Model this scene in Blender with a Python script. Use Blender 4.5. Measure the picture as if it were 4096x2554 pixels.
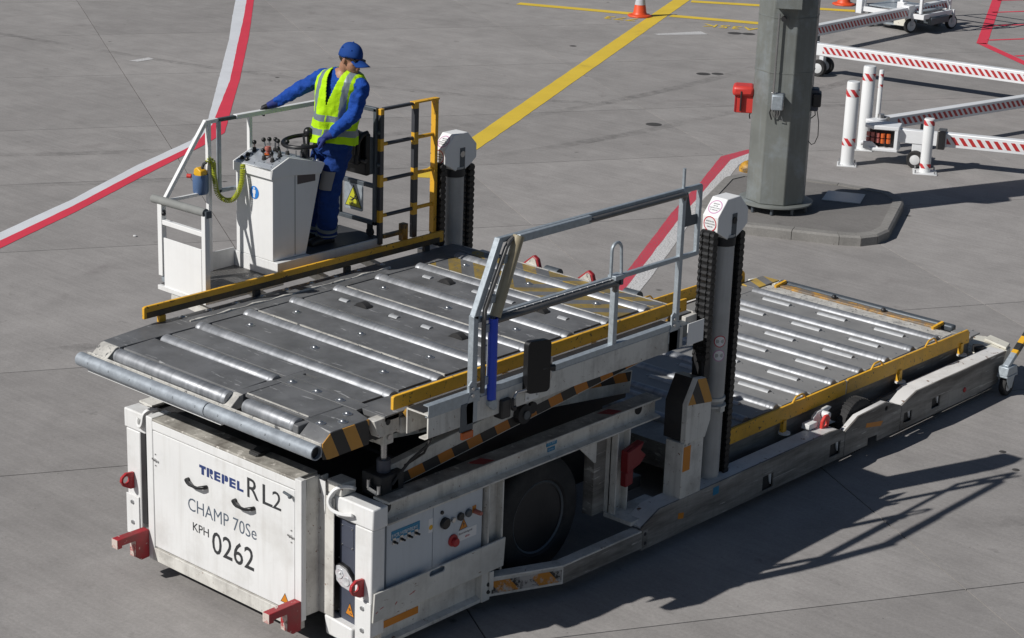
import bpy, bmesh, math, random
from mathutils import Vector, Matrix, Euler, noise as mnoise
from mathutils.geometry import delaunay_2d_cdt
rnd = random.Random(11)
R = math.radians
scene = bpy.context.scene
for o in list(bpy.data.objects):
    bpy.data.objects.remove(o)
COL = scene.collection

# ------------------------------------------------------------------ camera
def make_camera():
    yaw, pit, rol = R(-41.30985), R(18.04480), R(1.98425)
    f = Vector((math.sin(yaw)*math.cos(pit), math.cos(yaw)*math.cos(pit), -math.sin(pit)))
    r = Vector((math.cos(yaw), -math.sin(yaw), 0)); u = r.cross(f)
    c, s = math.cos(rol), math.sin(rol)
    r2 = c*r+s*u; u2 = -s*r+c*u
    cd = bpy.data.cameras.new('camera'); cd.sensor_fit = 'HORIZONTAL'; cd.sensor_width = 36
    cd.lens = 68.89; cd.clip_start = .1; cd.clip_end = 2000
    co = bpy.data.objects.new('camera', cd); COL.objects.link(co)
    m = Matrix((r2, u2, -f)).transposed().to_4x4()
    m.translation = Vector((11.46684, -8.79186, 6.57))
    co.matrix_world = m
    scene.camera = co
make_camera()

# ------------------------------------------------------------------ sky and sun
SUN_EL, SUN_AZ = R(39.7), R(70)          # azimuth: the way shadows fall, from +x towards +y
w = bpy.data.worlds.new('World'); scene.world = w; w.use_nodes = True
nt = w.node_tree; nt.nodes.clear()
sky = nt.nodes.new('ShaderNodeTexSky'); sky.sky_type = 'NISHITA'; sky.sun_disc = False
sky.sun_elevation = SUN_EL; sky.sun_rotation = R(200); sky.air_density = .85; sky.dust_density = .6; sky.ozone_density = .6
bg = nt.nodes.new('ShaderNodeBackground'); bg.inputs[1].default_value = .05
wo = nt.nodes.new('ShaderNodeOutputWorld')
nt.links.new(sky.outputs[0], bg.inputs[0]); nt.links.new(bg.outputs[0], wo.inputs[0])
sd = bpy.data.lights.new('sun', 'SUN'); sd.energy = 5.0; sd.angle = R(.53); sd.color = (1, .975, .94)
so = bpy.data.objects.new('sun', sd); COL.objects.link(so); so.location = (-10, -25, 30)
Ld = Vector((math.cos(SUN_AZ)*math.cos(SUN_EL), math.sin(SUN_AZ)*math.cos(SUN_EL), -math.sin(SUN_EL)))
so.rotation_euler = (-Ld).to_track_quat('Z', 'Y').to_euler()
vs = scene.view_settings
vs.view_transform = 'Standard'; vs.look = 'None'; vs.gamma = 1; vs.exposure = -.30; vs.use_curve_mapping = False
scene.cycles.max_bounces = 6; scene.cycles.diffuse_bounces = 3; scene.cycles.glossy_bounces = 4
scene.cycles.use_denoising = True

# ------------------------------------------------------------------ materials
class NB:
    def __init__(s, name):
        s.m = bpy.data.materials.new(name); s.m.use_nodes = True; s.t = s.m.node_tree; s.t.nodes.clear()
        s.out = s.t.nodes.new('ShaderNodeOutputMaterial'); s.b = s.t.nodes.new('ShaderNodeBsdfPrincipled')
        s.t.links.new(s.b.outputs[0], s.out.inputs[0])
    def n(s, typ, **k):
        x = s.t.nodes.new(typ)
        for a, v in k.items(): setattr(x, a, v)
        return x
    def l(s, a, b): s.t.links.new(a, b)
    def set(s, sock, v):
        if hasattr(v, 'links') or isinstance(v, bpy.types.NodeSocket): s.l(v, sock)
        else: sock.default_value = v
    def math(s, op, a, b=0., clamp=False):
        x = s.n('ShaderNodeMath', operation=op, use_clamp=clamp); s.set(x.inputs[0], a); s.set(x.inputs[1], b); return x.outputs[0]
    def mix(s, f, a, b, blend='MIX'):
        x = s.n('ShaderNodeMix', data_type='RGBA', blend_type=blend)
        s.set(x.inputs[0], f); s.set(x.inputs[6], c4(a)); s.set(x.inputs[7], c4(b)); return x.outputs[2]
    def noise(s, vec, scale, detail=4, rough=.55, dist=0):
        x = s.n('ShaderNodeTexNoise'); s.l(vec, x.inputs['Vector']); x.inputs['Scale'].default_value = scale
        x.inputs['Detail'].default_value = detail; x.inputs['Roughness'].default_value = rough; x.inputs['Distortion'].default_value = dist
        return x.outputs[0]
    def ramp(s, v, a, b, lo=0., hi=1.):
        x = s.n('ShaderNodeMapRange', clamp=True); s.set(x.inputs[0], v)
        x.inputs[1].default_value = a; x.inputs[2].default_value = b; x.inputs[3].default_value = lo; x.inputs[4].default_value = hi
        return x.outputs[0]
    def scaled(s, vec, sc):
        x = s.n('ShaderNodeVectorMath', operation='MULTIPLY'); s.l(vec, x.inputs[0]); x.inputs[1].default_value = sc; return x.outputs[0]
    def coords(s, rand=True, world=False):
        if world: return s.n('ShaderNodeNewGeometry').outputs['Position']
        tc = s.n('ShaderNodeTexCoord').outputs['Object']
        if not rand: return tc
        oi = s.n('ShaderNodeObjectInfo')
        v = s.n('ShaderNodeVectorMath', operation='SCALE'); v.inputs[0].default_value = (37., 19., 53.); s.l(oi.outputs['Random'], v.inputs['Scale'])
        a = s.n('ShaderNodeVectorMath', operation='ADD'); s.l(tc, a.inputs[0]); s.l(v.outputs[0], a.inputs[1]); return a.outputs[0]
    def bump(s, h, strength=.3, dist=.01):
        x = s.n('ShaderNodeBump'); x.inputs['Strength'].default_value = strength; x.inputs['Distance'].default_value = dist
        s.l(h, x.inputs['Height']); s.l(x.outputs[0], s.b.inputs['Normal'])
def c4(c):
    if isinstance(c, (tuple, list)) and len(c) == 3: return (*c, 1)
    return c

def paint(name, col, rough=.5, metal=0., var=.12, vs=2.5, dirt=0., dcol=(.10, .085, .07), ds=2.2, dlo=.45, dhi=.75,
          streak=0., chip=0., ccol=(.12, .08, .06), cs=22, cstretch=None, dstretch=None, bump=0., bs=80, bd=.002, spec=.5, base=None):
    """worn paint / metal: tone variation, blotchy dirt, vertical run-off streaks and small chips"""
    k = NB(name); v = k.coords()
    n1 = k.noise(v, vs, 5, .6)
    tone = k.ramp(n1, .25, .75, 1-var, 1+var)
    c = base(k, v) if base else col
    cc = k.n('ShaderNodeMix', data_type='RGBA', blend_type='MULTIPLY'); cc.inputs[0].default_value = 1
    k.set(cc.inputs[6], c4(c)); comb = k.n('ShaderNodeCombineColor')
    for i in range(3): k.l(tone, comb.inputs[i])
    k.l(comb.outputs[0], cc.inputs[7]); c = cc.outputs[2]
    rgh = rough
    if dirt:
        d = k.ramp(k.noise(k.scaled(v, dstretch) if dstretch else v, ds, 9, .68), dlo, dhi, 0, dirt); c = k.mix(d, c, dcol)
    if streak:
        d = k.ramp(k.noise(k.scaled(v, (14, 14, .9)), 1.6, 6, .6), .5, .85, 0, streak); c = k.mix(d, c, dcol)
    if chip:
        d = k.ramp(k.noise(k.scaled(v, cstretch) if cstretch else v, cs, 6, .62, .4), .66-chip*.08, .68-chip*.08+.01); c = k.mix(d, c, ccol)
    k.l(c, k.b.inputs['Base Color'])
    k.l(k.ramp(n1, .2, .8, max(rough-.1, .02), min(rough+.1, 1)), k.b.inputs['Roughness'])
    k.b.inputs['Metallic'].default_value = metal; k.b.inputs['Specular IOR Level'].default_value = spec
    if bump: k.bump(k.noise(v, bs, 4, .55), bump, bd)
    return k.m

def stripes(k, v, d, period, ca, cb, duty=.5, fold=None, ph=0.):
    """hard-edged stripes: d is the vector whose dot product with the position runs across them"""
    dp = k.n('ShaderNodeVectorMath', operation='DOT_PRODUCT'); k.l(v, dp.inputs[0]); dp.inputs[1].default_value = d
    val = dp.outputs['Value']
    if fold is not None:
        sx = k.n('ShaderNodeSeparateXYZ'); k.l(v, sx.inputs[0])
        val = k.math('SUBTRACT', val, k.math('ABSOLUTE', k.math('SUBTRACT', sx.outputs[0], fold)))
    fr = k.math('FRACT', k.math('ADD', k.math('DIVIDE', val, period), ph))
    return k.mix(k.math('LESS_THAN', fr, duty), cb, ca)
def stripe_mat(name, d, period, ca, cb, duty=.5, fold=None, ph=0., **kw):
    def base(k, v): return stripes(k, k.coords(False), d, period, ca, cb, duty, fold, ph)
    return paint(name, ca, base=base, **kw)

M = {}
WHITE = (.745, .745, .735)
M['white'] = paint('white_paint', WHITE, .42, var=.05, dirt=.45, dlo=.52, dhi=.85, dcol=(.34, .31, .26), streak=.25, chip=.0, bump=.12, bs=3.5, bd=.02, ccol=(.20, .14, .09), cs=34)
M['white_clean'] = paint('white_paint_clean', (.80, .80, .79), .38, var=.03, dirt=.18, dlo=.55, dhi=.9, dcol=(.35, .33, .30), streak=.10)
M['white_dirty'] = paint('white_paint_dirty', (.66, .645, .60), .55, var=.08, dirt=.65, dlo=.46, dhi=.78, dcol=(.13, .11, .09), ds=3.2, streak=.4, chip=.10, ccol=(.17, .08, .04), cs=30)
M['top_dirty'] = paint('dirty_top_plate', (.50, .48, .43), .6, var=.2, dirt=.95, dlo=.33, dhi=.66, dcol=(.12, .105, .09), ds=4.5, chip=.5, ccol=(.6, .57, .52), cs=20)
M['skirt'] = paint('scuffed_skirt_paint', (.33, .315, .29), .6, var=.2, dirt=.92, dlo=.36, dhi=.64, dcol=(.085, .075, .066), ds=3.2, dstretch=(1, .30, 2.4), streak=.35, chip=.45, ccol=(.52, .50, .46), cs=9, cstretch=(1, .18, 3))
M['yellow'] = paint('yellow_paint', (.74, .40, .03), .48, var=.12, dirt=.45, dlo=.5, dhi=.8, dcol=(.10, .06, .02), chip=.55, ccol=(.07, .05, .03), cs=26)
M['yellow_grimy'] = paint('yellow_paint_grimy', (.62, .32, .025), .5, var=.15, dirt=.95, dlo=.36, dhi=.62, dcol=(.06, .045, .03), ds=6, chip=.8, ccol=(.05, .04, .03), cs=22)
M['yellow_clean'] = paint('yellow_paint_clean', (.72, .40, .02), .45, var=.06)
M['deck'] = paint('deck_steel', (.160, .162, .166), .55, metal=.1, var=.22, vs=3.5, dirt=.65, dlo=.42, dhi=.74, dcol=(.06, .06, .06), ds=4, chip=.3, ccol=(.36, .36, .36), cs=16, cstretch=(.25, 1.6, 1), bump=.06, bs=160)
M['deck_low'] = paint('lower_deck_steel', (.245, .242, .236), .55, metal=.05, var=.12, vs=3, dirt=.4, dlo=.5, dhi=.85, dcol=(.09, .085, .08), ds=4, bump=.05, bs=160)
M['deck_hazard'] = stripe_mat('deck_hazard_paint', (0, 1, 0), .30, (.36, .25, .06), (.185, .187, .190), .5, fold=1.25, rough=.5, metal=.25, var=.2, vs=5, dirt=.75, dlo=.42, dhi=.72, dcol=(.12, .12, .12), ds=8, chip=.6, ccol=(.16, .16, .16), cs=24)
M['deck_edge'] = paint('worn_edge_paint', (.62, .60, .55), .55, dirt=.7, dlo=.4, dhi=.7, ds=8, dcol=(.2, .19, .18), chip=.8, ccol=(.12, .12, .12), cs=24)
def roller_base(k, v):
    n = k.noise(k.scaled(v, (26, 2, 2)), 1.0, 4, .6)
    m = k.noise(k.scaled(v, (3, 1, 1)), 1.3, 3, .5)
    return k.mix(k.ramp(k.math('ADD', k.math('MULTIPLY', n, .5), k.math('MULTIPLY', m, .5)), .36, .66), (.25, .26, .275), (.47, .48, .50))
M['roller'] = paint('roller_steel', (.5, .5, .5), .54, metal=.62, var=.12, dirt=.25, dlo=.5, dhi=.75, dcol=(.12, .12, .12), ds=9, vs=6, base=roller_base)
def brushed(m):
    b = [n for n in m.node_tree.nodes if n.type == 'BSDF_PRINCIPLED'][0]; tg = m.node_tree.nodes.new('ShaderNodeTangent'); tg.direction_type = 'RADIAL'; tg.axis = 'X'
    b.inputs['Anisotropic'].default_value = .45; b.inputs['Anisotropic Rotation'].default_value = .25; m.node_tree.links.new(tg.outputs[0], b.inputs['Tangent'])
brushed(M['roller'])
M['tube'] = paint('galvanised_tube', (.35, .385, .42), .5, metal=.3, var=.22, vs=9, dirt=.55, dlo=.42, dhi=.68, ds=22, dcol=(.22, .24, .27), streak=0)
M['galv'] = paint('galvanised_steel', (.40, .445, .48), .45, metal=.45, var=.16, vs=28, dirt=.25, dlo=.5, dhi=.8, dcol=(.22, .25, .27), ds=16)
M['galv_dark'] = paint('dark_galvanised_steel', (.10, .115, .13), .5, metal=.35, var=.15, vs=20)
M['steel'] = paint('bright_steel', (.5, .5, .5), .3, metal=.95, var=.1)
M['bolt'] = paint('zinc_bolt', (.46, .47, .48), .35, metal=.85, var=.1, vs=40)
M['black'] = paint('black_paint', (.022, .022, .024), .45, var=.2, dirt=.3, dcol=(.09, .085, .08))
M['black_gloss'] = paint('black_plastic', (.007, .007, .008), .40, var=.1)
M['rubber'] = paint('black_rubber', (.024, .024, .025), .75, var=.2, dirt=.4, dcol=(.07, .065, .06))
M['tyre'] = paint('tyre_rubber', (.020, .020, .021), .8, var=.2, dirt=.45, dcol=(.08, .075, .07), ds=6)
M['chain'] = paint('greased_chain', (.020, .020, .021), .42, metal=.3, var=.25, vs=20)
M['dark'] = paint('grimy_machine_black', (.020, .020, .022), .6, var=.3, dirt=.3, dcol=(.06, .055, .05))
M['navy'] = paint('slate_blue_panel', (.062, .070, .098), .42, var=.08, dirt=.15, dcol=(.12, .12, .13))
M['panelgrey'] = paint('grey_cabinet_paint', (.52, .56, .60), .42, var=.04, dirt=.30, dlo=.55, dhi=.85, dcol=(.25, .25, .25), streak=.2)
M['red'] = paint('red_paint', (.40, .022, .028), .42, var=.12, dirt=.25, dcol=(.1, .03, .03))
M['red_dark'] = paint('dark_red_paint', (.20, .012, .016), .5, var=.12, dirt=.3, dcol=(.06, .02, .02))
M['red_worn'] = paint('worn_red_paint', (.34, .02, .028), .5, var=.15, dirt=.55, dlo=.45, dhi=.7, dcol=(.12, .06, .05), ds=7, chip=.28, ccol=(.62, .55, .50), cs=16)
M['red_faded'] = paint('faded_red_plastic', (.40, .13, .10), .5, var=.1)
M['red_box'] = paint('red_box_plastic', (.62, .045, .035), .42, var=.06, dirt=.12)
M['orange'] = paint('orange_sticker', (.62, .22, .012), .45, var=.06, dirt=.3, dcol=(.2, .08, .02))
M['amber'] = paint('amber_lens', (.55, .11, .01), .2, var=.05)
M['blue_pad'] = paint('blue_pipe_pad', (.024, .075, .60), .42, var=.05)
M['brown_pad'] = paint('sun_faded_pipe_pad', (.37, .325, .22), .42, var=.22, vs=5, dirt=.5, dlo=.42, dhi=.7, dcol=(.21, .11, .05), ds=3)
M['grey_tube'] = paint('grey_steel_tube', (.135, .13, .125), .4, metal=.3, var=.15, vs=12)
M['foam'] = paint('grey_foam_sleeve', (.23, .235, .225), .8, var=.15, vs=10, bump=.3, bs=60)
M['holder_blue'] = paint('blue_holder', (.085, .15, .29), .5, var=.12, dirt=.2)
M['coil'] = paint('yellow_green_cable', (.42, .46, .035), .38, var=.08)
M['stainless'] = paint('brushed_panel', (.50, .53, .57), .35, metal=.45, var=.06)
M['placard'] = paint('dark_placard', (.085, .07, .075), .45, var=.1)
M['sign_blue'] = paint('blue_sign_vinyl', (.02, .20, .60), .4, var=.02)
M['label_blue'] = paint('blue_label', (.015, .19, .35), .42, var=.05)
M['label_white'] = paint('white_label', (.74, .74, .74), .4, var=.03)
M['label_pale'] = paint('pale_label_print', (.30, .42, .55), .45, var=.03)
M['ring_red'] = paint('red_ring_print', (.50, .035, .05), .45, var=.04)
M['ring_pink'] = paint('faded_ring_print', (.52, .26, .42), .45, var=.04)
M['print_grey'] = paint('grey_print', (.20, .20, .21), .5, var=.05)
M['text_black'] = paint('black_lettering', (.035, .037, .04), .45, var=.1)
M['text_navy'] = paint('navy_lettering', (.028, .05, .165), .45, var=.08)
M['text_slate'] = paint('slate_lettering', (.085, .11, .145), .45, var=.08)
M['sign_yellow'] = paint('yellow_sign_vinyl', (.50, .50, .03), .4, var=.06)
M['tread_plate'] = None
M['mat_dark'] = paint('dark_floor_mat', (.040, .042, .046), .65, var=.12, bump=.15, bs=200)
M['led_glass'] = None
M['hazard_x'] = stripe_mat('hazard_stripe_side', (0, .82, .38), .185, (.55, .27, .045), (.022, .022, .022), .5, rough=.45, var=.1, dirt=.25, dcol=(.06, .04, .03))
M['hazard_arm'] = stripe_mat('hazard_stripe_arm', (0, .86, .42), .27, (.50, .18, .018), (.022, .022, .022), .48, rough=.5, var=.12, dirt=.35, dcol=(.06, .04, .03))
M['hazard_cover'] = stripe_mat('hazard_stripe_cover', (0, .80, .42), .17, (.50, .24, .03), (.022, .022, .022), .5, rough=.5, var=.1, dirt=.3, dcol=(.06, .04, .03))
M['ladder_stripe'] = stripe_mat('ladder_stripe', (0, 0, 1), .313, (.70, .38, .025), (.05, .052, .06), .34, ph=.24, rough=.45, var=.08)
M['rung_stripe'] = paint('rung_black_tape', (.05, .052, .06), .45, var=.08)
k = NB('chequer_plate'); v = k.coords(False)
def _dia(rot):
    mp = k.n('ShaderNodeMapping'); k.l(v, mp.inputs[0]); mp.inputs['Rotation'].default_value = (0, 0, rot); mp.inputs['Scale'].default_value = (60, 22, 1)
    vo = k.n('ShaderNodeTexVoronoi', feature='F1'); k.l(mp.outputs[0], vo.inputs['Vector']); vo.inputs['Scale'].default_value = 1; vo.inputs['Randomness'].default_value = 0
    return k.ramp(vo.outputs[0], .5, .25)
h = _dia(R(45))
k.l(k.mix(h, (.11, .105, .10), (.24, .235, .23)), k.b.inputs['Base Color']); k.b.inputs['Metallic'].default_value = .5; k.b.inputs['Roughness'].default_value = .5
k.bump(h, .8, .004); M['tread_plate'] = k.m
k = NB('headlamp_glass'); k.b.inputs['Base Color'].default_value = (.9, .9, .92, 1); k.b.inputs['Transmission Weight'].default_value = .9; k.b.inputs['Roughness'].default_value = .05; M['lamp_glass'] = k.m
k = NB('headlamp_reflector'); v = k.coords(False); vo = k.n('ShaderNodeTexVoronoi'); k.l(v, vo.inputs['Vector']); vo.inputs['Scale'].default_value = 30
k.b.inputs['Base Color'].default_value = (.72, .73, .75, 1); k.b.inputs['Metallic'].default_value = .35; k.b.inputs['Roughness'].default_value = .18; k.b.inputs['Coat Weight'].default_value = .6; k.bump(vo.outputs[0], .35, .01); M['reflector'] = k.m
k = NB('mirror_glass'); k.b.inputs['Base Color'].default_value = (.85, .86, .88, 1); k.b.inputs['Metallic'].default_value = 1; k.b.inputs['Roughness'].default_value = .02; M['mirror'] = k.m

# ------------------------------------------------------------------ mesh builder
class MB:
    def __init__(s): s.v = []; s.f = []; s.mi = []
    def add(s, vs_, fs, m=0):
        b = len(s.v); s.v += [tuple(p) for p in vs_]
        for f in fs: s.f.append(tuple(i+b for i in f)); s.mi.append(m)
        return s
    def box(s, a, b, m=0):
        x0, y0, z0 = [min(p, q) for p, q in zip(a, b)]; x1, y1, z1 = [max(p, q) for p, q in zip(a, b)]
        return s.add([(x0,y0,z0),(x1,y0,z0),(x1,y1,z0),(x0,y1,z0),(x0,y0,z1),(x1,y0,z1),(x1,y1,z1),(x0,y1,z1)],
                     [(3,2,1,0),(4,5,6,7),(0,1,5,4),(1,2,6,5),(2,3,7,6),(3,0,4,7)], m)
    def bar(s, p, q, w_, h_, up=(0, 0, 1), m=0):
        p, q = Vector(p), Vector(q); d = (q-p).normalized(); u = Vector(up); sd_ = d.cross(u).normalized(); u = sd_.cross(d)
        V = []
        for c in (p, q):
            for a, b in ((-1,-1),(1,-1),(1,1),(-1,1)): V.append(c+sd_*a*w_/2+u*b*h_/2)
        return s.add(V, [(0,1,2,3)[::-1],(4,5,6,7),(0,1,5,4),(1,2,6,5),(2,3,7,6),(3,0,4,7)], m)
    def cyl(s, p, q, r, r2=None, n=14, m=0, cap=True):
        p, q = Vector(p), Vector(q); d = (q-p).normalized(); a = d.orthogonal().normalized(); b = d.cross(a); r2 = r if r2 is None else r2
        V = []; F = []
        for c, rr in ((p, r), (q, r2)):
            for i in range(n):
                t = 2*math.pi*i/n; V.append(c+(a*math.cos(t)+b*math.sin(t))*rr)
        for i in range(n): F.append((i, (i+1) % n, n+(i+1) % n, n+i))
        if cap: F += [tuple(range(n))[::-1], tuple(range(n, 2*n))]
        return s.add(V, F, m)
    def tube(s, pts, r, n=8, m=0, closed=False, cap=True):
        pts = [Vector(p) for p in pts]; N = len(pts); V = []; F = []
        T = []
        for i in range(N):
            if closed: t = pts[(i+1) % N]-pts[i-1]
            else: t = pts[min(i+1, N-1)]-pts[max(i-1, 0)]
            T.append(t.normalized())
        a = T[0].orthogonal().normalized()
        for i in range(N):
            a = (a-T[i]*a.dot(T[i])).normalized(); b = T[i].cross(a); rr = r[i] if isinstance(r, (list, tuple)) else r
            for j in range(n):
                t = 2*math.pi*j/n; V.append(pts[i]+(a*math.cos(t)+b*math.sin(t))*rr)
        for i in range(N if closed else N-1):
            k2 = (i+1) % N
            for j in range(n): F.append((i*n+j, i*n+(j+1) % n, k2*n+(j+1) % n, k2*n+j))
        if cap and not closed: F += [tuple(range(n))[::-1], tuple(range((N-1)*n, N*n))]
        return s.add(V, F, m)
    def prism(s, pts, ax, c0, c1, m=0, ms=None):
        n = len(pts)
        def P(p, c): return {'x': (c, p[0], p[1]), 'y': (p[0], c, p[1]), 'z': (p[0], p[1], c)}[ax]
        V = [P(p, c0) for p in pts]+[P(p, c1) for p in pts]
        s.add(V, [tuple(range(n))[::-1], tuple(range(n, 2*n))], m)
        b = len(s.v)-2*n
        for i in range(n): s.f.append((b+i, b+(i+1) % n, b+n+(i+1) % n, b+n+i)); s.mi.append(m if ms is None else ms)
        return s
    def holed(s, outline, holes, ax, c0, c1, m=0):
        """flat plate with holes, extruded"""
        pts = [Vector(p) for p in outline]; E = [(i, (i+1) % len(pts)) for i in range(len(pts))]; loops = [list(range(len(pts)))]
        for h_ in holes:
            b = len(pts); pts += [Vector(p) for p in h_]; E += [(b+i, b+(i+1) % len(h_)) for i in range(len(h_))]; loops.append(list(range(b, b+len(h_))))
        r_ = delaunay_2d_cdt(pts, E, [], 1, 1e-6); P2, T = r_[0], r_[2]
        def inside(p, poly):
            c = False; j = len(poly)-1
            for i in range(len(poly)):
                a, b = poly[i], poly[j]
                if (a[1] > p[1]) != (b[1] > p[1]) and p[0] < (b[0]-a[0])*(p[1]-a[1])/(b[1]-a[1])+a[0]: c = not c
                j = i
            return c
        keep = []
        for t in T:
            c = sum((P2[i] for i in t), Vector((0, 0)))/len(t)
            if inside(c, outline) and not any(inside(c, h_) for h_ in holes): keep.append(tuple(t))
        def P(p, c): return {'x': (c, p[0], p[1]), 'y': (p[0], c, p[1]), 'z': (p[0], p[1], c)}[ax]
        n = len(P2); V = [P(p, c0) for p in P2]+[P(p, c1) for p in P2]
        F = [t[::-1] for t in keep]+[tuple(i+n for i in t) for t in keep]
        cnt = {}
        for t in keep:
            for i in range(len(t)):
                e = (t[i], t[(i+1) % len(t)]); kk = tuple(sorted(e)); cnt.setdefault(kk, []).append(e)
        for kk, es in cnt.items():
            if len(es) == 1: a, b = es[0]; F.append((a, b, b+n, a+n))
        return s.add(V, F, m)
    def lathe(s, prof, o=(0, 0, 0), axis='z', n=20, m=0, cap=True):
        V = []; F = []; N = len(prof)
        for r, h_ in prof:
            for j in range(n):
                t = 2*math.pi*j/n; c, s_ = r*math.cos(t), r*math.sin(t)
                p = {'z': (c, s_, h_), 'x': (h_, c, s_), 'y': (s_, h_, c)}[axis]; V.append((p[0]+o[0], p[1]+o[1], p[2]+o[2]))
        for i in range(N-1):
            for j in range(n): F.append((i*n+j, i*n+(j+1) % n, (i+1)*n+(j+1) % n, (i+1)*n+j))
        if cap and prof[0][0] > 1e-5: F.append(tuple(range(n))[::-1])
        if cap and prof[-1][0] > 1e-5: F.append(tuple(range((N-1)*n, N*n)))
        return s.add(V, F, m)
    def sph(s, c, r, n=12, m=0, sq=(1, 1, 1)):
        V = []; F = []; h_ = n//2
        for i in range(h_+1):
            ph = math.pi*i/h_
            for j in range(n):
                t = 2*math.pi*j/n; V.append((c[0]+r*sq[0]*math.sin(ph)*math.cos(t), c[1]+r*sq[1]*math.sin(ph)*math.sin(t), c[2]+r*sq[2]*math.cos(ph)))
        for i in range(h_):
            for j in range(n): F.append((i*n+j, (i+1)*n+j, (i+1)*n+(j+1) % n, i*n+(j+1) % n))
        return s.add(V, F, m)
    def disc(s, c, r, ax, th=.002, n=24, m=0):
        d = {'x': (th, 0, 0), 'y': (0, th, 0), 'z': (0, 0, th)}[ax]
        return s.cyl(c, Vector(c)+Vector(d), r, n=n, m=m)
    def mesh(s, name, mats, smooth=38):
        me = bpy.data.meshes.new(name); me.from_pydata(s.v, [], s.f)
        for m in (mats if isinstance(mats, (list, tuple)) else [mats]): me.materials.append(m)
        me.polygons.foreach_set('material_index', s.mi)
        bm = bmesh.new(); bm.from_mesh(me); bmesh.ops.remove_doubles(bm, verts=bm.verts, dist=1e-5)
        bmesh.ops.recalc_face_normals(bm, faces=bm.faces); bm.to_mesh(me); bm.free()
        if smooth:
            me.polygons.foreach_set('use_smooth', [True]*len(me.polygons)); me.set_sharp_from_angle(angle=R(smooth))
        me.update(); return me
    def build(s, name, mats, parent=None, loc=(0, 0, 0), bevel=0, smooth=38, **tags):
        return link(name, s.mesh(name, mats, smooth), parent, loc, bevel, **tags)
def link(name, data, parent=None, loc=(0, 0, 0), bevel=0, rot=None, **tags):
    o = bpy.data.objects.new(name, data); COL.objects.link(o); o.location = loc
    if rot is not None: o.rotation_euler = rot
    if parent is not None: o.parent = parent
    if bevel:
        b = o.modifiers.new('bevel', 'BEVEL'); b.width = bevel; b.segments = 2; b.limit_method = 'ANGLE'; b.angle_limit = R(40)
    for a, v_ in tags.items(): o[a] = v_
    return o
def thing(name, loc, label, cat, rot=0, group=None):
    o = link(name, None, None, loc, rot=(0, 0, rot), label=label, category=cat)
    o.empty_display_size = .2
    if group: o['group'] = group
    return o
def dup(o, parent, loc, **tags):
    c = o.copy(); COL.objects.link(c); c.parent = parent; c.location = loc
    for a, v_ in tags.items(): c[a] = v_
    return c
def text(name, body, loc, rot, size, mat, parent, sx=1., bold=0., ext=.0006, align='LEFT', space=1., shear=0.):
    cu = bpy.data.curves.new(name, 'FONT'); cu.body = body; cu.size = size; cu.offset = bold; cu.extrude = ext; cu.align_x = align; cu.space_character = space; cu.shear = shear
    cu.resolution_u = 3; cu.materials.append(mat)
    t_ = bpy.data.objects.new('tmp', cu); me = bpy.data.meshes.new_from_object(t_); bpy.data.objects.remove(t_); bpy.data.curves.remove(cu)
    if not me.materials: me.materials.append(mat)
    o = link(name, me, parent, loc, rot=rot); o.scale = (sx, 1, 1); return o
def text_fit(name, body, x0, x1, z0, z1, place, rot, mat, parent, bold=0., ext=.0006, ref=None):
    """lettering scaled to fill a box; place maps (along, up) to a point"""
    cu = bpy.data.curves.new(name, 'FONT'); cu.body = body; cu.size = 1; cu.offset = bold; cu.extrude = .001; cu.resolution_u = 3; cu.materials.append(mat)
    t_ = bpy.data.objects.new('tmp', cu); me = bpy.data.meshes.new_from_object(t_); bpy.data.objects.remove(t_); bpy.data.curves.remove(cu)
    xs_ = [v.co.x for v in me.vertices]; ys_ = [v.co.y for v in me.vertices]; a, b, c, d = min(xs_), max(xs_), min(ys_), max(ys_)
    if not me.materials: me.materials.append(mat)
    for v in me.vertices: v.co = (x0+(v.co.x-a)/(b-a)*(x1-x0)-x0, z0+(v.co.y-c)/(d-c)*(z1-z0)-z0, v.co.z*.6)
    return link(name, me, parent, place(x0, z0), rot=rot)
def arc(c, r, a0, a1, n, ax):
    o = []
    for i in range(n+1):
        t = R(a0+(a1-a0)*i/n); p, q = r*math.cos(t), r*math.sin(t)
        o.append({'x': (c[0], c[1]+p, c[2]+q), 'y': (c[0]+p, c[1], c[2]+q), 'z': (c[0]+p, c[1]+q, c[2])}[ax])
    return o
def rrect(x0, y0, x1, y1, r, n=4):
    o = []
    for cx, cy, a in ((x1-r, y0+r, -90), (x1-r, y1-r, 0), (x0+r, y1-r, 90), (x0+r, y0+r, 180)):
        for i in range(n+1):
            t = R(a+90*i/n); o.append((cx+r*math.cos(t), cy+r*math.sin(t)))
    return o
FRONT = (R(90), 0, 0); SIDE = (R(90), 0, R(90))
M['white_ledge'] = paint('white_ledge_paint', (.70, .69, .67), .5, var=.06, dirt=.35, dlo=.45, dhi=.75, dcol=(.16, .14, .12), ds=3.4, chip=.4, ccol=(.16, .08, .04), cs=14)
M['white_tail'] = paint('cream_tail_paint', (.66, .64, .56), .5, var=.06, dirt=.3, dlo=.5, dhi=.8, dcol=(.22, .17, .11), ds=5, chip=.5, ccol=(.2, .10, .05), cs=14)
M['guard'] = paint('guard_plate_paint', (.60, .595, .56), .5, var=.08, dirt=.45, dlo=.45, dhi=.75, dcol=(.22, .20, .17), ds=3, streak=.25, chip=.15, ccol=(.14, .07, .04), cs=20, cstretch=(1, .35, 2))
M['strip'] = paint('dull_zinc_strip', (.40, .41, .42), .55, metal=.2, var=.2, vs=20)
M['mast_grey'] = paint('mast_tube_paint', (.44, .44, .43), .45, var=.10, dirt=.5, dlo=.45, dhi=.8, dcol=(.16, .15, .14), streak=.35)
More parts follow.
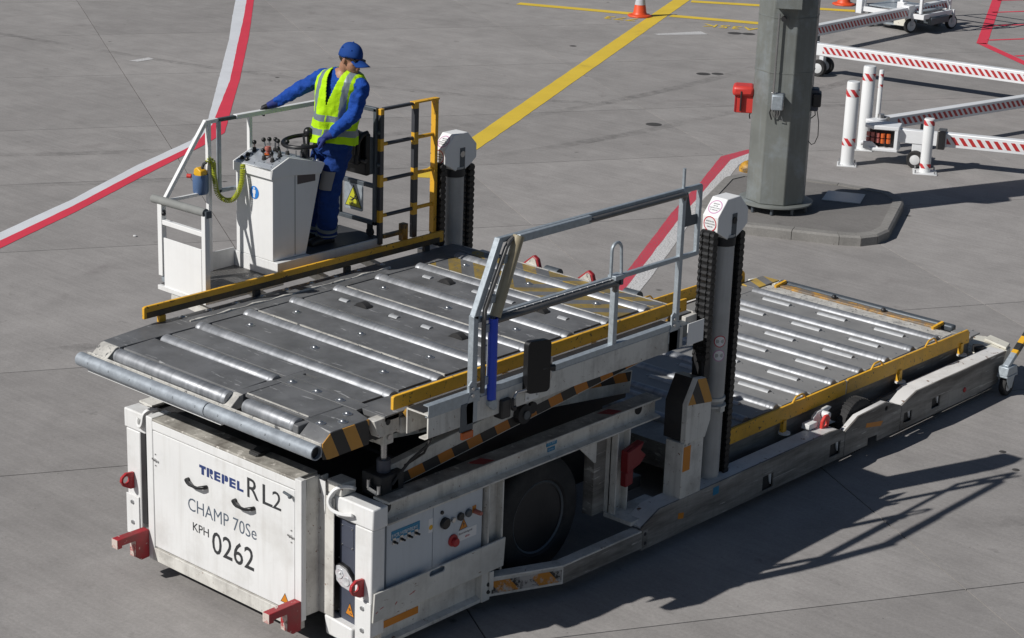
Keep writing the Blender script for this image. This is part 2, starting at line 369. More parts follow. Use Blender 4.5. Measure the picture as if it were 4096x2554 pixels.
M['rub'] = paint('rubbed_rail_face', (.045, .040, .030), .5, var=.3, vs=9, dirt=.6, dlo=.45, dhi=.7, dcol=(.20, .11, .02), ds=7)
M['yellow_worn'] = paint('worn_yellow_paint', (.55, .28, .03), .55, var=.2, dirt=.95, dlo=.36, dhi=.55, dcol=(.17, .15, .13), ds=6, chip=.8, ccol=(.14, .08, .04), cs=16)
M['deck_hazard_low'] = stripe_mat('lower_deck_hazard_paint', (.5, .87, 0), .22, (.50, .33, .06), (.19, .185, .18), .5, rough=.5, var=.15, dirt=.5, dcol=(.15, .14, .13), ds=6)
M['hazard_worn'] = stripe_mat('worn_hazard_tape', (0, .80, .62), .24, (.50, .20, .02), (.022, .022, .022), .5, rough=.5, var=.15, dirt=.95, dlo=.50, dhi=.56, dcol=(.42, .40, .38), ds=5, chip=.5, ccol=(.1, .1, .1), cs=18)
M['worn_end'] = paint('worn_red_end', (.40, .03, .035), .55, var=.2, dirt=.9, dlo=.40, dhi=.52, dcol=(.62, .56, .50), ds=14, chip=.5, ccol=(.2, .12, .08), cs=30)
# ================================================================== GROUND
def concrete(name, base=(.306, .290, .278), slab=True):
    k = NB(name); v = k.coords(world=True)
    big = k.ramp(k.noise(v, .28, 6, .62), .3, .7, .88, 1.09)
    mid = k.ramp(k.noise(v, 1.7, 7, .66, .3), .3, .72, .86, 1.10)
    fine = k.ramp(k.noise(v, 34, 5, .7), .3, .7, .88, 1.10)
    grain = k.ramp(k.noise(v, 150, 3, .6), .3, .7, .90, 1.09)
    # broom marks: fine lines across the slabs
    mp = k.n('ShaderNodeMapping'); k.l(v, mp.inputs[0]); mp.inputs['Rotation'].default_value = (0, 0, R(30.5)); mp.inputs['Scale'].default_value = (.55, 17, 1)
    broom = k.ramp(k.noise(mp.outputs[0], 1.0, 3, .6), .35, .65, .95, 1.045)
    t = k.math('MULTIPLY', k.math('MULTIPLY', big, mid), k.math('MULTIPLY', k.math('MULTIPLY', fine, grain), broom))
    if slab:
        oi = k.n('ShaderNodeObjectInfo'); t = k.math('MULTIPLY', t, k.ramp(oi.outputs['Random'], 0, 1, .94, 1.07))
    cc = k.n('ShaderNodeCombineColor')
    for i in range(3): k.l(t, cc.inputs[i])
    c = k.mix(1., base, cc.outputs[0], 'MULTIPLY')
    # oil and rubber stains, a few crisp dark spots, pale lime smears
    c = k.mix(k.ramp(k.noise(v, .75, 8, .72, .6),   .60, .82, 0, .48), c, (.10, .08, .078))
    c = k.mix(k.ramp(k.noise(v, 3.2, 5, .6), .66, .74, 0, .32), c, (.07, .066, .064))
    vo = k.n('ShaderNodeTexVoronoi'); k.l(v, vo.inputs['Vector']); vo.inputs['Scale'].default_value = 1.1
    c = k.mix(k.math('MULTIPLY', k.ramp(vo.outputs[0], .055, .025), k.ramp(k.noise(v, .5, 3), .48, .56)), c, (.05, .048, .047))
    sm = k.noise(k.scaled(v, (.35, 1.6, 1)), .9, 7, .75, .8)
    c = k.mix(k.ramp(sm, .64, .82, 0, .30), c, (.42, .41, .40))
    # small scattered grit
    vg = k.n('ShaderNodeTexVoronoi'); k.l(v, vg.inputs['Vector']); vg.inputs['Scale'].default_value = 9
    c = k.mix(k.math('MULTIPLY', k.ramp(vg.outputs[0], .085, .05), k.ramp(k.noise(v, 2.1, 4, .7), .5, .6, 0, .5)), c, (.06, .055, .05))
    k.l(c, k.b.inputs['Base Color']); k.b.inputs['Roughness'].default_value = .85; k.b.inputs['Specular IOR Level'].default_value = .3
    k.bump(k.math('ADD', k.noise(v, 90, 4, .6), k.math('MULTIPLY', broom, .6)), .22, .004)
    return k.m
M['concrete'] = concrete('apron_concrete')
M['joint'] = paint('joint_sealant', (.055, .052, .05), .9, var=.3, vs=4)
M['ground_far'] = concrete('far_apron_concrete', slab=False)
def road_paint(name, col, wear=.66):
    k = NB(name); v = k.coords(world=True)
    n = k.noise(v, 7, 8, .7); c = k.mix(k.ramp(k.noise(v, 1.5, 5, .6), .35, .7, 0, .30), col, tuple(x*.62 for x in col))
    c = k.mix(k.ramp(k.noise(k.scaled(v, (5, 5, 1)), 9, 5, .7), wear-.06, wear+.06, 0, .85), c, (.20, .19, .18))
    c = k.mix(k.ramp(k.noise(v, .8, 7, .75, .8), .60, .75, 0, .4), c, (.10, .09, .09))
    k.l(c, k.b.inputs['Base Color']); k.b.inputs['Roughness'].default_value = .6; k.bump(n, .1, .003); return k.m
M['rp_red'] = road_paint('red_road_paint', (.74, .05, .085)); M['rp_white'] = road_paint('white_road_paint', (.74, .755, .78)); M['rp_yellow'] = road_paint('yellow_road_paint', (.78, .55, .05))
M['rp_red_worn'] = road_paint('worn_red_road_paint', (.60, .05, .085), .56); M['rp_white_worn'] = road_paint('worn_white_road_paint', (.66, .65, .64), .555)

ground = MB().add([(-500, -400, -.012), (500, -400, -.012), (500, 700, -.012), (-500, 700, -.012)], [(0, 1, 2, 3)]).build('ground', M['joint'], kind='structure', smooth=0)
far = MB()
U = Vector((math.cos(R(-30.5)), math.sin(R(-30.5)))); Nn = Vector((-U.y, U.x))
AL = [-9.6, -5.75, -1.82, 2.11, 5.96, 10.0, 13.95]+[13.95+3.95*i for i in range(1, 11)]
BLs = [-34.7, -30.7, -26.7, -22.8, -18.9, -14.9, -11.65, -8.44, -4.22, -1.6, 2.34]+[2.34+3.95*i for i in range(1, 5)]
CM = scene.camera.matrix_world.inverted()
def in_view(P, mg=1.45):
    q = CM @ Vector(P)
    if q.z > -.5: return False
    return abs(q.x/-q.z) < 18/68.89*mg and abs(q.y/-q.z) < 18/68.89/1.605*mg
for i in range(len(AL)-1):
    for j in range(len(BLs)-1):
        g = .006
        a0, a1, b0, b1 = AL[i]+g, AL[i+1]-g, BLs[j]+g, BLs[j+1]-g
        cs = [U*b+Nn*a for a, b in ((a0, b0), (a0, b1), (a1, b1), (a1, b0))]; ctr = sum(cs, Vector((0, 0)))/4
        tst = [c.lerp(ctr, .5) for c in cs]+cs+[ctr]
        if any(in_view((c.x, c.y, 0)) for c in tst):
            m = MB(); o = [((c-ctr).x, (c-ctr).y) for c in cs]; m.prism(o, 'z', -.011, 0)
            m.build('concrete_slab', M['concrete'], ground, (ctr.x, ctr.y, 0), smooth=0)
# everything past the slabs one can tell apart
A0, A1, B0, B1 = AL[0], AL[-1], BLs[0], BLs[-1]
def q4(a0, a1, b0, b1): far.add([(*(U*b+Nn*a), -.004) for a, b in ((a0, b0), (a0, b1), (a1, b1), (a1, b0))], [(0, 1, 2, 3)])
q4(A1, 300, -300, 300); q4(-150, A0, -300, 300); q4(A0, A1, -300, B0); q4(A0, A1, B1, 300)
far.build('far_apron', M['ground_far'], kind='structure', smooth=0)

def band(name, left, right, mat, z=.004, **tags):
    if len(left) < 40:
        def fine(P):
            o = []
            for a, b in zip(P[:-1], P[1:]):
                a, b = Vector(a), Vector(b); nn = max(2, int((b-a).length/.12)); d = (b-a).normalized(); pr = Vector((-d.y, d.x))
                for q in range(nn):
                    p = a.lerp(b, q/nn); o.append(tuple(p+pr*.007*mnoise.noise(Vector((p.x*5, p.y*5, z*900)))))
            return o+[tuple(P[-1])]
        m = MB(); l_, r_ = fine(left), fine(right); na, nb = len(l_), len(r_)
        V = [(*p, z) for p in l_+r_]; F = []; i = j = 0
        while i < na-1 or j < nb-1:
            if j == nb-1 or (i < na-1 and (i+1)/na <= (j+1)/nb): F.append((i, i+1, na+j)); i += 1
            else: F.append((i, na+j+1, na+j)); j += 1
        return m.add(V, F).build(name, mat, smooth=0, kind='structure', **tags)
    m = MB(); n = len(left); m.add([(*p, z) for p in left]+[(*p, z) for p in right], [(i, i+1, n+i+1, n+i) for i in range(n-1)])
    return m.build(name, mat, smooth=0, kind='structure', **tags)
W_ = [(-6.6, .6), (-8.24, 4.207), (-8.972, 5.803), (-9.916, 7.588), (-10.62, 9.113), (-11.591, 10.243), (-13.874, 12.396), (-16.678, 14.995), (-18.504, 16.639), (-20.208, 18.18), (-27, 24.3)]
B_ = [(-6.35, .5), (-8.005, 4.048), (-8.75, 5.642), (-9.668, 7.395), (-10.44, 9.02), (-11.3, 10.06), (-13.779, 12.515), (-16.62, 15.13), (-18.55, 16.92), (-20.101, 18.327), (-26.85, 24.5)]
R_ = [(-6.05, .36), (-7.724, 3.858), (-8.50, 5.509), (-9.345, 7.144), (-10.30, 9.05), (-10.75, 9.84), (-13.795, 12.749), (-16.771, 15.513), (-18.632, 17.201), (-20.011, 18.45), (-26.7, 24.65)]
W_ = [tuple(Vector(b)+(Vector(a)-Vector(b))*1.28) for a, b in zip(W_, B_)]
band('white_road_line', W_, B_, M['rp_white']); band('red_road_line', B_, R_, M['rp_red'])
o_ = [(-.95, 6.3), (-1.785, 7.983), (-2.258, 8.951), (-3.42, 11.234), (-4.187, 12.902), (-4.927, 14.401), (-4.925, 15.026), (-4.8, 15.6)]
i_ = [(-.79, 6.3), (-1.637, 7.997), (-2.05, 8.83), (-3.175, 11.09), (-3.93, 12.70), (-4.70, 14.33), (-4.76, 14.85), (-4.65, 15.5)]
w_ = [(-.62, 6.3), (-1.475, 8.054), (-1.86, 8.86), (-2.94, 11.0), (-3.69, 12.65), (-4.43, 14.15), (-4.55, 14.6), (-4.45, 15.3)]
band('red_road_line', o_, i_, M['rp_red_worn']); band('white_road_line', i_, w_, M['rp_white_worn'])
band('yellow_taxi_line', [(-16.6, 30.06), (-14.596, 25.884), (-8.794, 13.81), (-6.98, 10.05)], [(-16.25, 30.16), (-14.2, 25.84), (-8.36, 13.66), (-6.75, 10.23)], M['rp_yellow'])
def bar_line(a, b, w2):
    a, b = Vector(a), Vector(b); d = (b-a).normalized(); n = Vector((-d.y, d.x))*w2/2
    band('yellow_stop_line', [tuple(a+n), tuple(b+n)], [tuple(a-n), tuple(b-n)], M['rp_yellow'], z=.006)
bar_line((-16.3, 22.65), (-13.80, 23.66), .30); bar_line((-13.28, 24.06), (-10.6, 25.22), .30); bar_line((-14.2, 26.0), (-11.2, 27.9), .30)
text('stop_marking_lettering', '773', (-13.40, 23.20, .007), (0, 0, R(202)), .50, M['rp_yellow'], None, 1.0)['kind'] = 'structure'
text('stop_marking_lettering', '3.A35K', (-10.85, 24.46, .007), (0, 0, R(205)), .50, M['rp_yellow'], None, 1.0)['kind'] = 'structure'
# faded pale patches of old marking
def patch(pts): MB().add([(*p, .004) for p in pts], [tuple(range(len(pts)))]).build('faded_road_marking', M['rp_white_worn'], smooth=0, kind='structure')
patch([(-16.16, 12.23), (-16.0, 12.30), (-16.02, 12.66), (-16.20, 12.70)])
patch([(-12.12, 22.0), (-11.98, 21.98), (-11.40, 22.84), (-11.72, 23.02)])
# hatched red box, upper right
def seg(a, b, w2):
    a, b = Vector(a), Vector(b); d = (b-a).normalized(); n = Vector((-d.y, d.x))*w2/2
    band('red_hatch_line', [tuple(a+n), tuple(b+n)], [tuple(a-n), tuple(b-n)], M['rp_red'], z=.0045)
seg((-10.6, 33.2), (-7.32, 26.45), .21); seg((-7.36, 26.50), (-4.6, 24.3), .19)
for p in ((-8.35, 28.55), (-7.45, 26.95), (-9.2, 30.3), (-6.2, 25.75), (-10.0, 32.0)):
    p = Vector(p); d = Vector((.40, .78)); seg(p, p+d*5, .10)
# kerbed island under the column
isl = [(-3.161, 11.40), (-2.27, 11.06), (-1.616, 11.352), (-1.07, 11.60), (-.85, 11.76), (-.76, 12.0), (-.79, 12.32), (-1.403, 13.68), (-1.55, 13.9), (-1.85, 14.08), (-2.6, 13.98), (-3.6, 13.60), (-3.84, 13.30), (-3.86, 13.0)]
c_ = sum((Vector(p) for p in isl), Vector((0, 0)))/len(isl)
inn = [tuple(Vector(p)+(c_-Vector(p)).normalized()*.17) for p in isl]
M['kerb'] = concrete('kerb_concrete', (.25, .24, .225), False); M['island_top'] = concrete('island_asphalt', (.20, .19, .18), False)
island = MB().prism(inn, 'z', 0, .118).build('island_pavement', M['island_top'], kind='structure', smooth=0)
def lerp2(a, b, t): return tuple(Vector(a).lerp(Vector(b), t))
for i in range(len(isl)):
    j = (i+1) % len(isl); L_ = (Vector(isl[i])-Vector(isl[j])).length; n = max(1, round(L_/.9))
    for q in range(n):
        e = .004/max(L_/n, .05)
        t0, t1 = (q+e)/n, (q+1-e)/n
        m = MB(); a, b, c, d = lerp2(isl[i], isl[j], t0), lerp2(isl[i], isl[j], t1), lerp2(inn[i], inn[j], t1), lerp2(inn[i], inn[j], t0)
        a2, b2 = lerp2(a, d, .2), lerp2(b, c, .2)
        m.add([(*a, 0), (*b, 0), (*c, 0), (*d, 0), (*a, .105), (*b, .105), (*b2, .128), (*a2, .128), (*c, .13), (*d, .13)],
              [(0, 1, 5, 4), (4, 5, 6, 7), (7, 6, 8, 9), (3, 2, 8, 9)[::-1], (0, 4, 7, 9, 3), (1, 2, 8, 6, 5)])
        m.build('kerb_stone', M['kerb'], island, smooth=20)

# dark anchor points and tyre marks on the concrete
M['pit'] = paint('dark_pit', (.05, .047, .045), .8, var=.3)
for x, y, r_ in ((-8.97, 19.41, .13), (-8.81, 19.62, .11), (-11.16, 23.41, .15), (-10.94, 23.57, .14), (-6.94, 15.37, .13), (-12.25, 19.68, .07), (3.82, 6.78, .035), (4.12, 6.47, .035)):
    MB().lathe([(r_, 0), (r_*.8, .003), (0, .003)], n=16).build('ground_anchor', M['pit'], None, (x, y, 0), kind='structure')
def tyre_mat(name, a):
    k = NB(name); v = k.coords(world=True); k.b.inputs['Base Color'].default_value = (.03, .03, .03, 1); k.b.inputs['Roughness'].default_value = .9
    tr_ = k.n('ShaderNodeBsdfTransparent'); mx = k.n('ShaderNodeMixShader'); uv = k.n('ShaderNodeUVMap')
    f = k.math('MULTIPLY', k.ramp(k.noise(v, 6, 6, .7), .35, .7, 0, a), k.ramp(k.noise(v, .6, 3), .35, .6))
    k.l(f, mx.inputs[0]); k.l(tr_.outputs[0], mx.inputs[1]); k.l(k.b.outputs[0], mx.inputs[2]); k.l(mx.outputs[0], k.out.inputs[0]); return k.m
M['tyre_mark'] = tyre_mat('tyre_mark', .26)
def track(P, w2):
    P = [Vector(p) for p in P]; S = []
    for i in range(len(P)-1):
        p0, p1, p2, p3 = P[max(i-1, 0)], P[i], P[i+1], P[min(i+2, len(P)-1)]
        for j in range(10):
            u = j/10; S.append(.5*((2*p1)+(-p0+p2)*u+(2*p0-5*p1+4*p2-p3)*u*u+(-p0+3*p1-3*p2+p3)*u**3))
    Lf, Rt = [], []
    for i in range(len(S)-1):
        d = (S[i+1]-S[i]).normalized(); n = Vector((-d.y, d.x))*w2/2; Lf.append(tuple(S[i]+n)); Rt.append(tuple(S[i]-n))
    band('tyre_mark', Lf, Rt, M['tyre_mark'], z=.0015)
track([(-14, 4), (-11, 7.5), (-9, 12), (-8.5, 18), (-9.5, 26)], .22); track([(-12.3, 3), (-9.4, 6.8), (-7.2, 11.5), (-6.7, 18), (-7.5, 26)], .22)
track([(-20, 12), (-14, 13.2), (-9, 15.6), (-5, 20)], .2)
track([(-6, -2), (-4.5, 1.5), (-3.9, 4), (-4.4, 7)], .22); track([(3.4, 4), (5.2, 6.3), (5.6, 9.5)], .22)
# ================================================================== THE LOADER
L = thing('cargo_loader', (0, 0, 0), 'white scissor-lift cargo loader with steel roller platforms, yellow guide rails and RL2 on its front', 'cargo loader')
XM = 1.345
# ---------------------------------------------------------------- main platform
m = MB()
m.box((.10, -.02, 1.60), (2.55, 3.40, 1.752))                       # dark box frame under the deck
m.box((.12, -.44, 1.62), (2.56, -.02, 1.715))
platform = m.build('main_platform', M['dark'], L)
m = MB(); m.prism([(-.005, .13), (.285, .13), (.285, 3.43), (-.005, 3.43)], 'z', 1.755, 1.798)
m.prism([(.08, -.44), (.285, -.44), (.285, .13), (-.005, .13)], 'z', 1.755, 1.798)
m.build('border_plate', M['deck'], platform, bevel=.003)
MB().prism([(2.365, -.02), (2.64, -.02), (2.64, 3.43), (2.365, 3.43)], 'z', 1.755, 1.798).build('border_plate', M['deck'], platform, bevel=.003)
MB().box((.285, 3.295, 1.755), (2.365, 3.43, 1.798)).build('border_plate', M['deck_hazard'], platform, bevel=.003)
m = MB(); m.box((-.03, 3.43, 1.68), (2.66, 3.445, 1.80)); m.build('rear_edge_strip', M['deck_edge'], platform)
# wavy weld scar along the far border
m = MB(); pts = [(.165+.006*math.sin(i*2.1)+.004*math.sin(i*.7), .32+i*.08, 1.800) for i in range(28)]
m.tube(pts, [.010+.006*math.sin(i*1.7) for i in range(28)], 5); m.build('weld_seam', M['deck_edge'], platform)
# rollers
YR = [.325+.4775*i for i in range(7)]
r_me = MB().lathe([(.0, -1.05), (.053, -1.05), (.060, -1.040), (.060, -1.0), (.0585, -.998), (.060, -.996), (.060, .985), (.0585, .988), (.060, .991), (.060, 1.02), (.058, 1.024), (.058, 1.04), (.053, 1.05), (.0, 1.05)], axis='x', n=28).mesh('roller', M['roller'])
for i, y in enumerate(YR):
    link('roller', r_me, platform, (1.325, y, 1.7665))
s_me = MB().lathe([(.0, -.625), (.05, -.625), (.058, -.61), (.058, .585), (.056, .588), (.058, .591), (.058, .61), (.05, .625), (.0, .625)], axis='x', n=28).mesh('roller', M['roller'])
link('roller', s_me, platform, (.955, -.055, 1.768)); link('roller', s_me, platform, (.965, -.495, 1.757))
s2 = MB().lathe([(.0, -.262), (.05, -.262), (.058, -.25), (.058, .225), (.056, .228), (.058, .231), (.058, .25), (.05, .262), (.0, .262)], axis='x', n=28).mesh('roller', M['roller'])
link('roller', s2, platform, (2.035, -.495, 1.757))
# deck plates between the rollers, white front edge on every second one
wheelplates = {2, 4}
for i in range(6):
    y0, y1 = YR[i]+.092, YR[i+1]-.062
    holes = []
    if i in wheelplates:
        yc = YR[i]+.29
        for x in (.57, 1.135, 1.49, 2.06): holes.append([(x-.052, yc-.035), (x+.052, yc-.035), (x+.052, yc+.035), (x-.052, yc+.035)])
        for x in (.785, 1.825): holes.append([(x-.075, yc-.04), (x+.075, yc-.04), (x+.075, yc+.04), (x-.075, yc+.04)])
    mb = MB().holed([(.308, y0), (2.335, y0), (2.335, y1), (.308, y1)], holes, 'z', 1.776, 1.800) if holes else MB().box((.308, y0, 1.776), (2.335, y1, 1.800))
    pl = mb.build('deck_plate', M['deck_hazard'] if i == 5 else M['deck'], platform, bevel=0 if holes else .003)
    if i in (1, 3, 5):
        MB().box((.308, y0-.012, 1.780), (2.335, y0-.001, 1.803)).build('plate_edge', M['deck_edge'], pl)
    if i in wheelplates:
        for x in (.57, 1.135, 1.49, 2.06):
            q = MB().cyl((x-.045, yc, 1.778), (x+.045, yc, 1.778), .034, n=18); q.build('guide_roller', M['strip'], pl)
        for x in (.785, 1.825):
            q = MB().cyl((x, yc-.03, 1.755), (x, yc+.03, 1.755), .082, n=28); q.build('drive_wheel', M['tyre'], pl)
b_me = MB().lathe([(.036, 0), (.036, .003), (.024, .007), (.020, .008), (.019, .012), (.012, .018), (0, .020)], n=18).mesh('deck_bolt', M['bolt'])
for i in (0, 1, 3, 5):
    for x in (.545, 1.27, 2.0): link('deck_bolt', b_me, platform, (x, YR[i]+.275+(.02 if i == 5 else 0), 1.799))
for i in range(9): link('deck_bolt', b_me, platform, (.045, .345+.268*i, 1.797))
for x, y in ((1.71, -.022), (1.97, -.024), (2.21, -.024), (2.435, -.172), (2.52, -.296), (2.44, -.423)): link('deck_bolt', b_me, platform, (x, y, 1.799))
# front bridge plates
MB().box((.308, .03, 1.776), (1.585, .255, 1.799)).build('deck_plate', M['deck'], platform, bevel=.003)
MB().prism([(-.42, 1.765), (-.41, 1.790), (-.125, 1.799), (-.125, 1.772)], 'x', .295, 1.56).build('deck_plate', M['deck'], platform, bevel=.003)
MB().holed([(1.60, .06), (2.335, .06), (2.335, .255), (1.60, .255)], [[(1.635, .145), (1.77, .145), (1.77, .175), (1.635, .175)]], 'z', 1.776, 1.799).build('deck_plate', M['deck'], platform)
MB().box((1.60, -.072, 1.776), (2.42, .052, 1.800)).build('deck_plate', M['deck'], platform, bevel=.003)
m = MB(); m.prism([(-.415, 1.775), (-.415, 1.797), (-.080, 1.799), (-.080, 1.775)], 'x', 1.665, 2.30); m.build('deck_plate', M['deck'], platform, bevel=.003)
m = MB(); m.prism([(2.305, -.445), (2.60, -.485), (2.60, -.13), (2.43, -.078), (2.305, -.078)], 'z', 1.775, 1.7985); m.build('deck_plate', M['deck'], platform, bevel=.003)
m = MB(); m.prism([(1.57, -.43), (1.655, -.43), (1.655, .055), (1.59, .255), (1.57, .255)], 'z', 1.74, 1.797); m.build('divider_plate', M['deck'], platform, bevel=.003)
MB().box((2.305, -.555, 1.70), (2.36, -.445, 1.792)).build('end_block', M['deck'], platform, bevel=.008)
MB().box((1.665, -.402, 1.785), (2.295, -.392, 1.803)).build('plate_edge', M['deck_edge'], platform)
for x0, x1 in ((.09, .27), (1.575, 1.66)):                            # rusty bevelled noses
    MB().prism([(-.43, 1.75), (-.43, 1.797), (-.465, 1.793), (-.555, 1.722), (-.555, 1.70), (-.43, 1.70)], 'x', x0, x1).build('bevel_nose', M['deck_edge'], platform, bevel=.004)
MB().prism([(-.47, 1.797), (-.55, 1.735), (-.55, 1.72), (-.445, 1.72), (-.445, 1.797)], 'x', 2.37, 2.598).build('bevel_nose', M['deck'], platform, bevel=.004)
MB().box((.06, -.568, 1.64), (2.60, -.556, 1.738)).build('front_lip', M['deck_edge'], platform, bevel=.003)
MB().box((.10, -.60, 1.598), (1.62, -.45, 1.615)).build('under_lip', M['white'], platform, bevel=.003)
# striped side cheek
MB().prism([(-.133, 1.798), (-.135, 1.62), (-.50, 1.612), (-.555, 1.622), (-.56, 1.735), (-.485, 1.794)], 'x', 2.601, 2.608).build('striped_cheek', M['hazard_x'], platform)
m = MB(); m.prism([(-.12, 1.785), (.12, 1.792), (.12, 1.70), (.185, 1.66), (-.07, 1.655)], 'x', 2.56, 2.64); m.build('front_bracket', M['white_dirty'], platform, bevel=.004)
MB().disc((2.641, .012, 1.75), .022, 'x').build('bracket_hole', M['dark'], platform)
# front buffer tube in two lengths
for x0, x1 in ((.035, 1.500), (1.510, 2.605)):
    t_ = MB()
    n = 24; t_.lathe([(.043, x0+.03), (.043, x0), (.052, x0), (.052, x1), (.043, x1), (.043, x1-.03)], (0, -.612, 1.685), 'x', n)
    tb = t_.build('buffer_tube', M['tube'], platform)
    q = MB()
    for j in range(11):
        x = .19+.245*j
        if x0+.04 < x < x1-.02: q.cyl((x, -.612-.0530*.94, 1.685+.053*.26), (x, -.612-.0505*.94, 1.685+.0505*.26), .0075, n=8)
    q.build('drain_holes', M['dark'], tb)
    MB().cyl((x1-.032, -.612, 1.685), (x1-.028, -.612, 1.685), .043, n=20).build('tube_bore', M['dark'], tb)
# yellow guide rails of the main platform
def rail_end(m, x0, x1, y0, y1, z0, z1, tip=.02): m.prism([(y0, z0), (y0, z1-tip*.4), (y0+tip, z1), (y1, z1), (y1, z0)], 'x', x0, x1); return m
rail_end(MB(), -.014, .013, .0, 3.29, 1.847, 1.945).build('guide_rail', M['yellow'], platform, bevel=.004)
MB().box((.0132, .025, 1.85), (.0155, 3.24, 1.897)).build('rub_strip', M['rub'], platform)
rail_end(MB(), 2.675, 2.702, .0, 3.28, 1.853, 1.952).build('guide_rail', M['yellow'], platform, bevel=.004)
for y in (.14, 1.1, 2.1, 3.05):
    MB().box((-.012, y, 1.70), (.022, y+.06, 1.847)).build('rail_bracket', M['yellow'] if y < 1 else M['dark'], platform)
    MB().prism([(2.655, 1.79), (2.700, 1.853), (2.735, 1.853), (2.735, 1.80), (2.69, 1.76)], 'y', y, y+.05).build('rail_bracket', M['yellow_grimy'], platform)
MB().box((2.55, .13, 1.64), (2.655, 3.40, 1.752)).build('side_member', M['white_dirty'], platform)
# cream channel beam outside the near rail
m = MB(); m.prism([(2.755, 1.868), (2.955, 1.868), (2.955, 1.70), (2.925, 1.682), (2.87, 1.682), (2.87, 1.692), (2.918, 1.692), (2.943, 1.705), (2.943, 1.858), (2.755, 1.858)], 'y', .08, 2.90)
m.build('channel_beam', M['white_dirty'], platform)
MB().box((2.757, .085, 1.870), (2.90, 2.88, 1.874)).build('grip_strip', M['black'], platform)
MB().box((2.745, .083, 1.68), (2.755, 2.9, 1.868)).build('channel_web', M['white_dirty'], platform)
MB().box((2.66, .2, 1.66), (2.75, 2.85, 1.80)).build('channel_spacer', M['dark'], platform)
# red worn stop flags and hinge drums on the rear edge
for x in (.93, 1.54):
    m = MB(); m.prism([(x-.15, 1.775), (x-.015, 1.885), (x+.035, 1.86), (x+.065, 1.775)], 'y', 3.455, 3.50); f_ = m.build('stop_flag', M['red_worn'], platform, bevel=.01)
    MB().prism([(x-.09, 1.80), (x-.012, 1.868), (x+.02, 1.855), (x+.04, 1.80)], 'y', 3.448, 3.4545).build('flag_face', M['deck_edge'], f_)
for x in (1.11, 1.98): MB().cyl((x-.075, 3.50, 1.765), (x+.075, 3.50, 1.765), .05, n=18).build('hinge_drum', M['galv_dark'], platform)
MB().box((.29, 3.447, 1.77), (.42, 3.50, 1.795)).build('hinge_block', M['white_dirty'], platform, bevel=.004)
MB().box((.44, 3.447, 1.75), (.56, 3.52, 1.79)).build('hinge_block', M['dark'], platform, bevel=.004)

# ---------------------------------------------------------------- operator platform
m = MB(); m.box((-.66, .66, 1.80), (-.06, 1.48, 1.838)); cab = m.build('operator_platform', M['white'], L, bevel=.003)
MB().box((-.655, .69, 1.839), (-.07, 1.466, 1.845)).build('tread_plate', M['tread_plate'], cab)
MB().box((-.67, 1.466, 1.80), (-.12, 2.66, 1.974)).build('raised_step', M['white'], cab, bevel=.004)
MB().box((-.64, 1.84, 1.975), (-.135, 2.65, 1.981)).build('floor_mat', M['mat_dark'], cab)
MB().box((-.668, 1.212, 1.835), (-.655, 1.464, 2.0)).build('kick_plate', M['white'], cab, bevel=.003)
MB().box((-.668, 1.84, 1.975), (-.655, 2.62, 2.06)).build('kick_plate', M['white'], cab, bevel=.003)
for yy in (.7, 1.3, 2.0, 2.6): MB().bar((-.5, yy, 1.78), (.1, yy, 1.70), .06, .06).build('support_arm', M['white_dirty'], cab)
# front gate
g_ = MB(); y0, y1 = .675, .725
g_.box((-.665, y0, 1.915), (-.612, y1, 2.52)); g_.box((-.119, y0, 1.88), (-.074, y1, 2.52)); g_.box((-.612, y0+.005, 2.345), (-.119, y1-.005, 2.385))
gate = g_.build('step_gate', M['white_clean'], cab, bevel=.004)
MB().box((-.585, y0-.004, 1.80), (-.119, y0+.006, 2.245)).build('gate_panel', M['white_clean'], gate, bevel=.002)
MB().cyl((-.735, .695, 2.535), (-.085, .695, 2.545), .034, n=20).build('foam_grip', M['foam'], gate)
MB().cyl((-.113, .69, 2.544), (-.083, .69, 2.544), .018, n=12).build('grip_core', M['dark'], gate)
MB().box((-.085, .68, 2.505), (-.06, .735, 2.56)).build('gate_hinge', M['galv_dark'], gate)
q = MB(); q.cyl((-.605, .70, 2.452), (-.575, .67, 2.452), .014, n=10); q.sph((-.555, .655, 2.452), .02, 10); q.build('latch_knob', M['black_gloss'], gate)
MB().box((-.645, .69, 1.865), (-.605, .72, 1.915)).build('gate_stub', M['galv'], gate)
# left railing: post, diagonal, top rail, mid rail
def sq(pts, w_=.034):
    m = MB()
    for a, b in zip(pts[:-1], pts[1:]):
        a, b = Vector(a), Vector(b); d = (b-a).normalized()*w_*.48
        up = (0, 1, 0) if abs(d.normalized().z) > .9 else (0, 0, 1)
        m.bar(a-d, b+d, w_, w_, up)
    return m
X = -.66
r0 = sq([(X, .745, 2.52), (X, 1.175, 3.10)]).build('hand_railing', M['white_clean'], cab, bevel=.004)
sq([(X, 1.205, 1.84), (X, 1.205, 3.075)], .036).build('railing_post', M['white_clean'], r0, bevel=.004)
sq([(X, 1.645, 1.84), (X, 1.645, 3.08)], .034).build('railing_post', M['white_clean'], r0, bevel=.004)
sq([(X, 2.60, 1.84), (X, 2.60, 3.09)], .034).build('railing_post', M['white_clean'], r0, bevel=.004)
m = MB(); m.box((X-.02, 1.165, 3.085), (X+.02, 1.30, 3.118)); m.box((X-.024, 1.49, 3.082), (X+.024, 2.62, 3.122)); m.build('top_rail', M['white_clean'], r0, bevel=.004)
MB().box((X-.017, 1.30, 3.087), (X+.017, 1.49, 3.115)).build('dark_rail_joint', M['galv_dark'], r0)
sq([(X, .80, 2.515), (X, 1.19, 2.515)], .026).build('mid_rail', M['white_clean'], r0, bevel=.003)
sq([(X+.012, 1.305, 3.08), (X+.012, 1.305, 2.512), (X+.012, 1.62, 2.512)], .03).build('galvanised_loop', M['galv'], r0, bevel=.003)
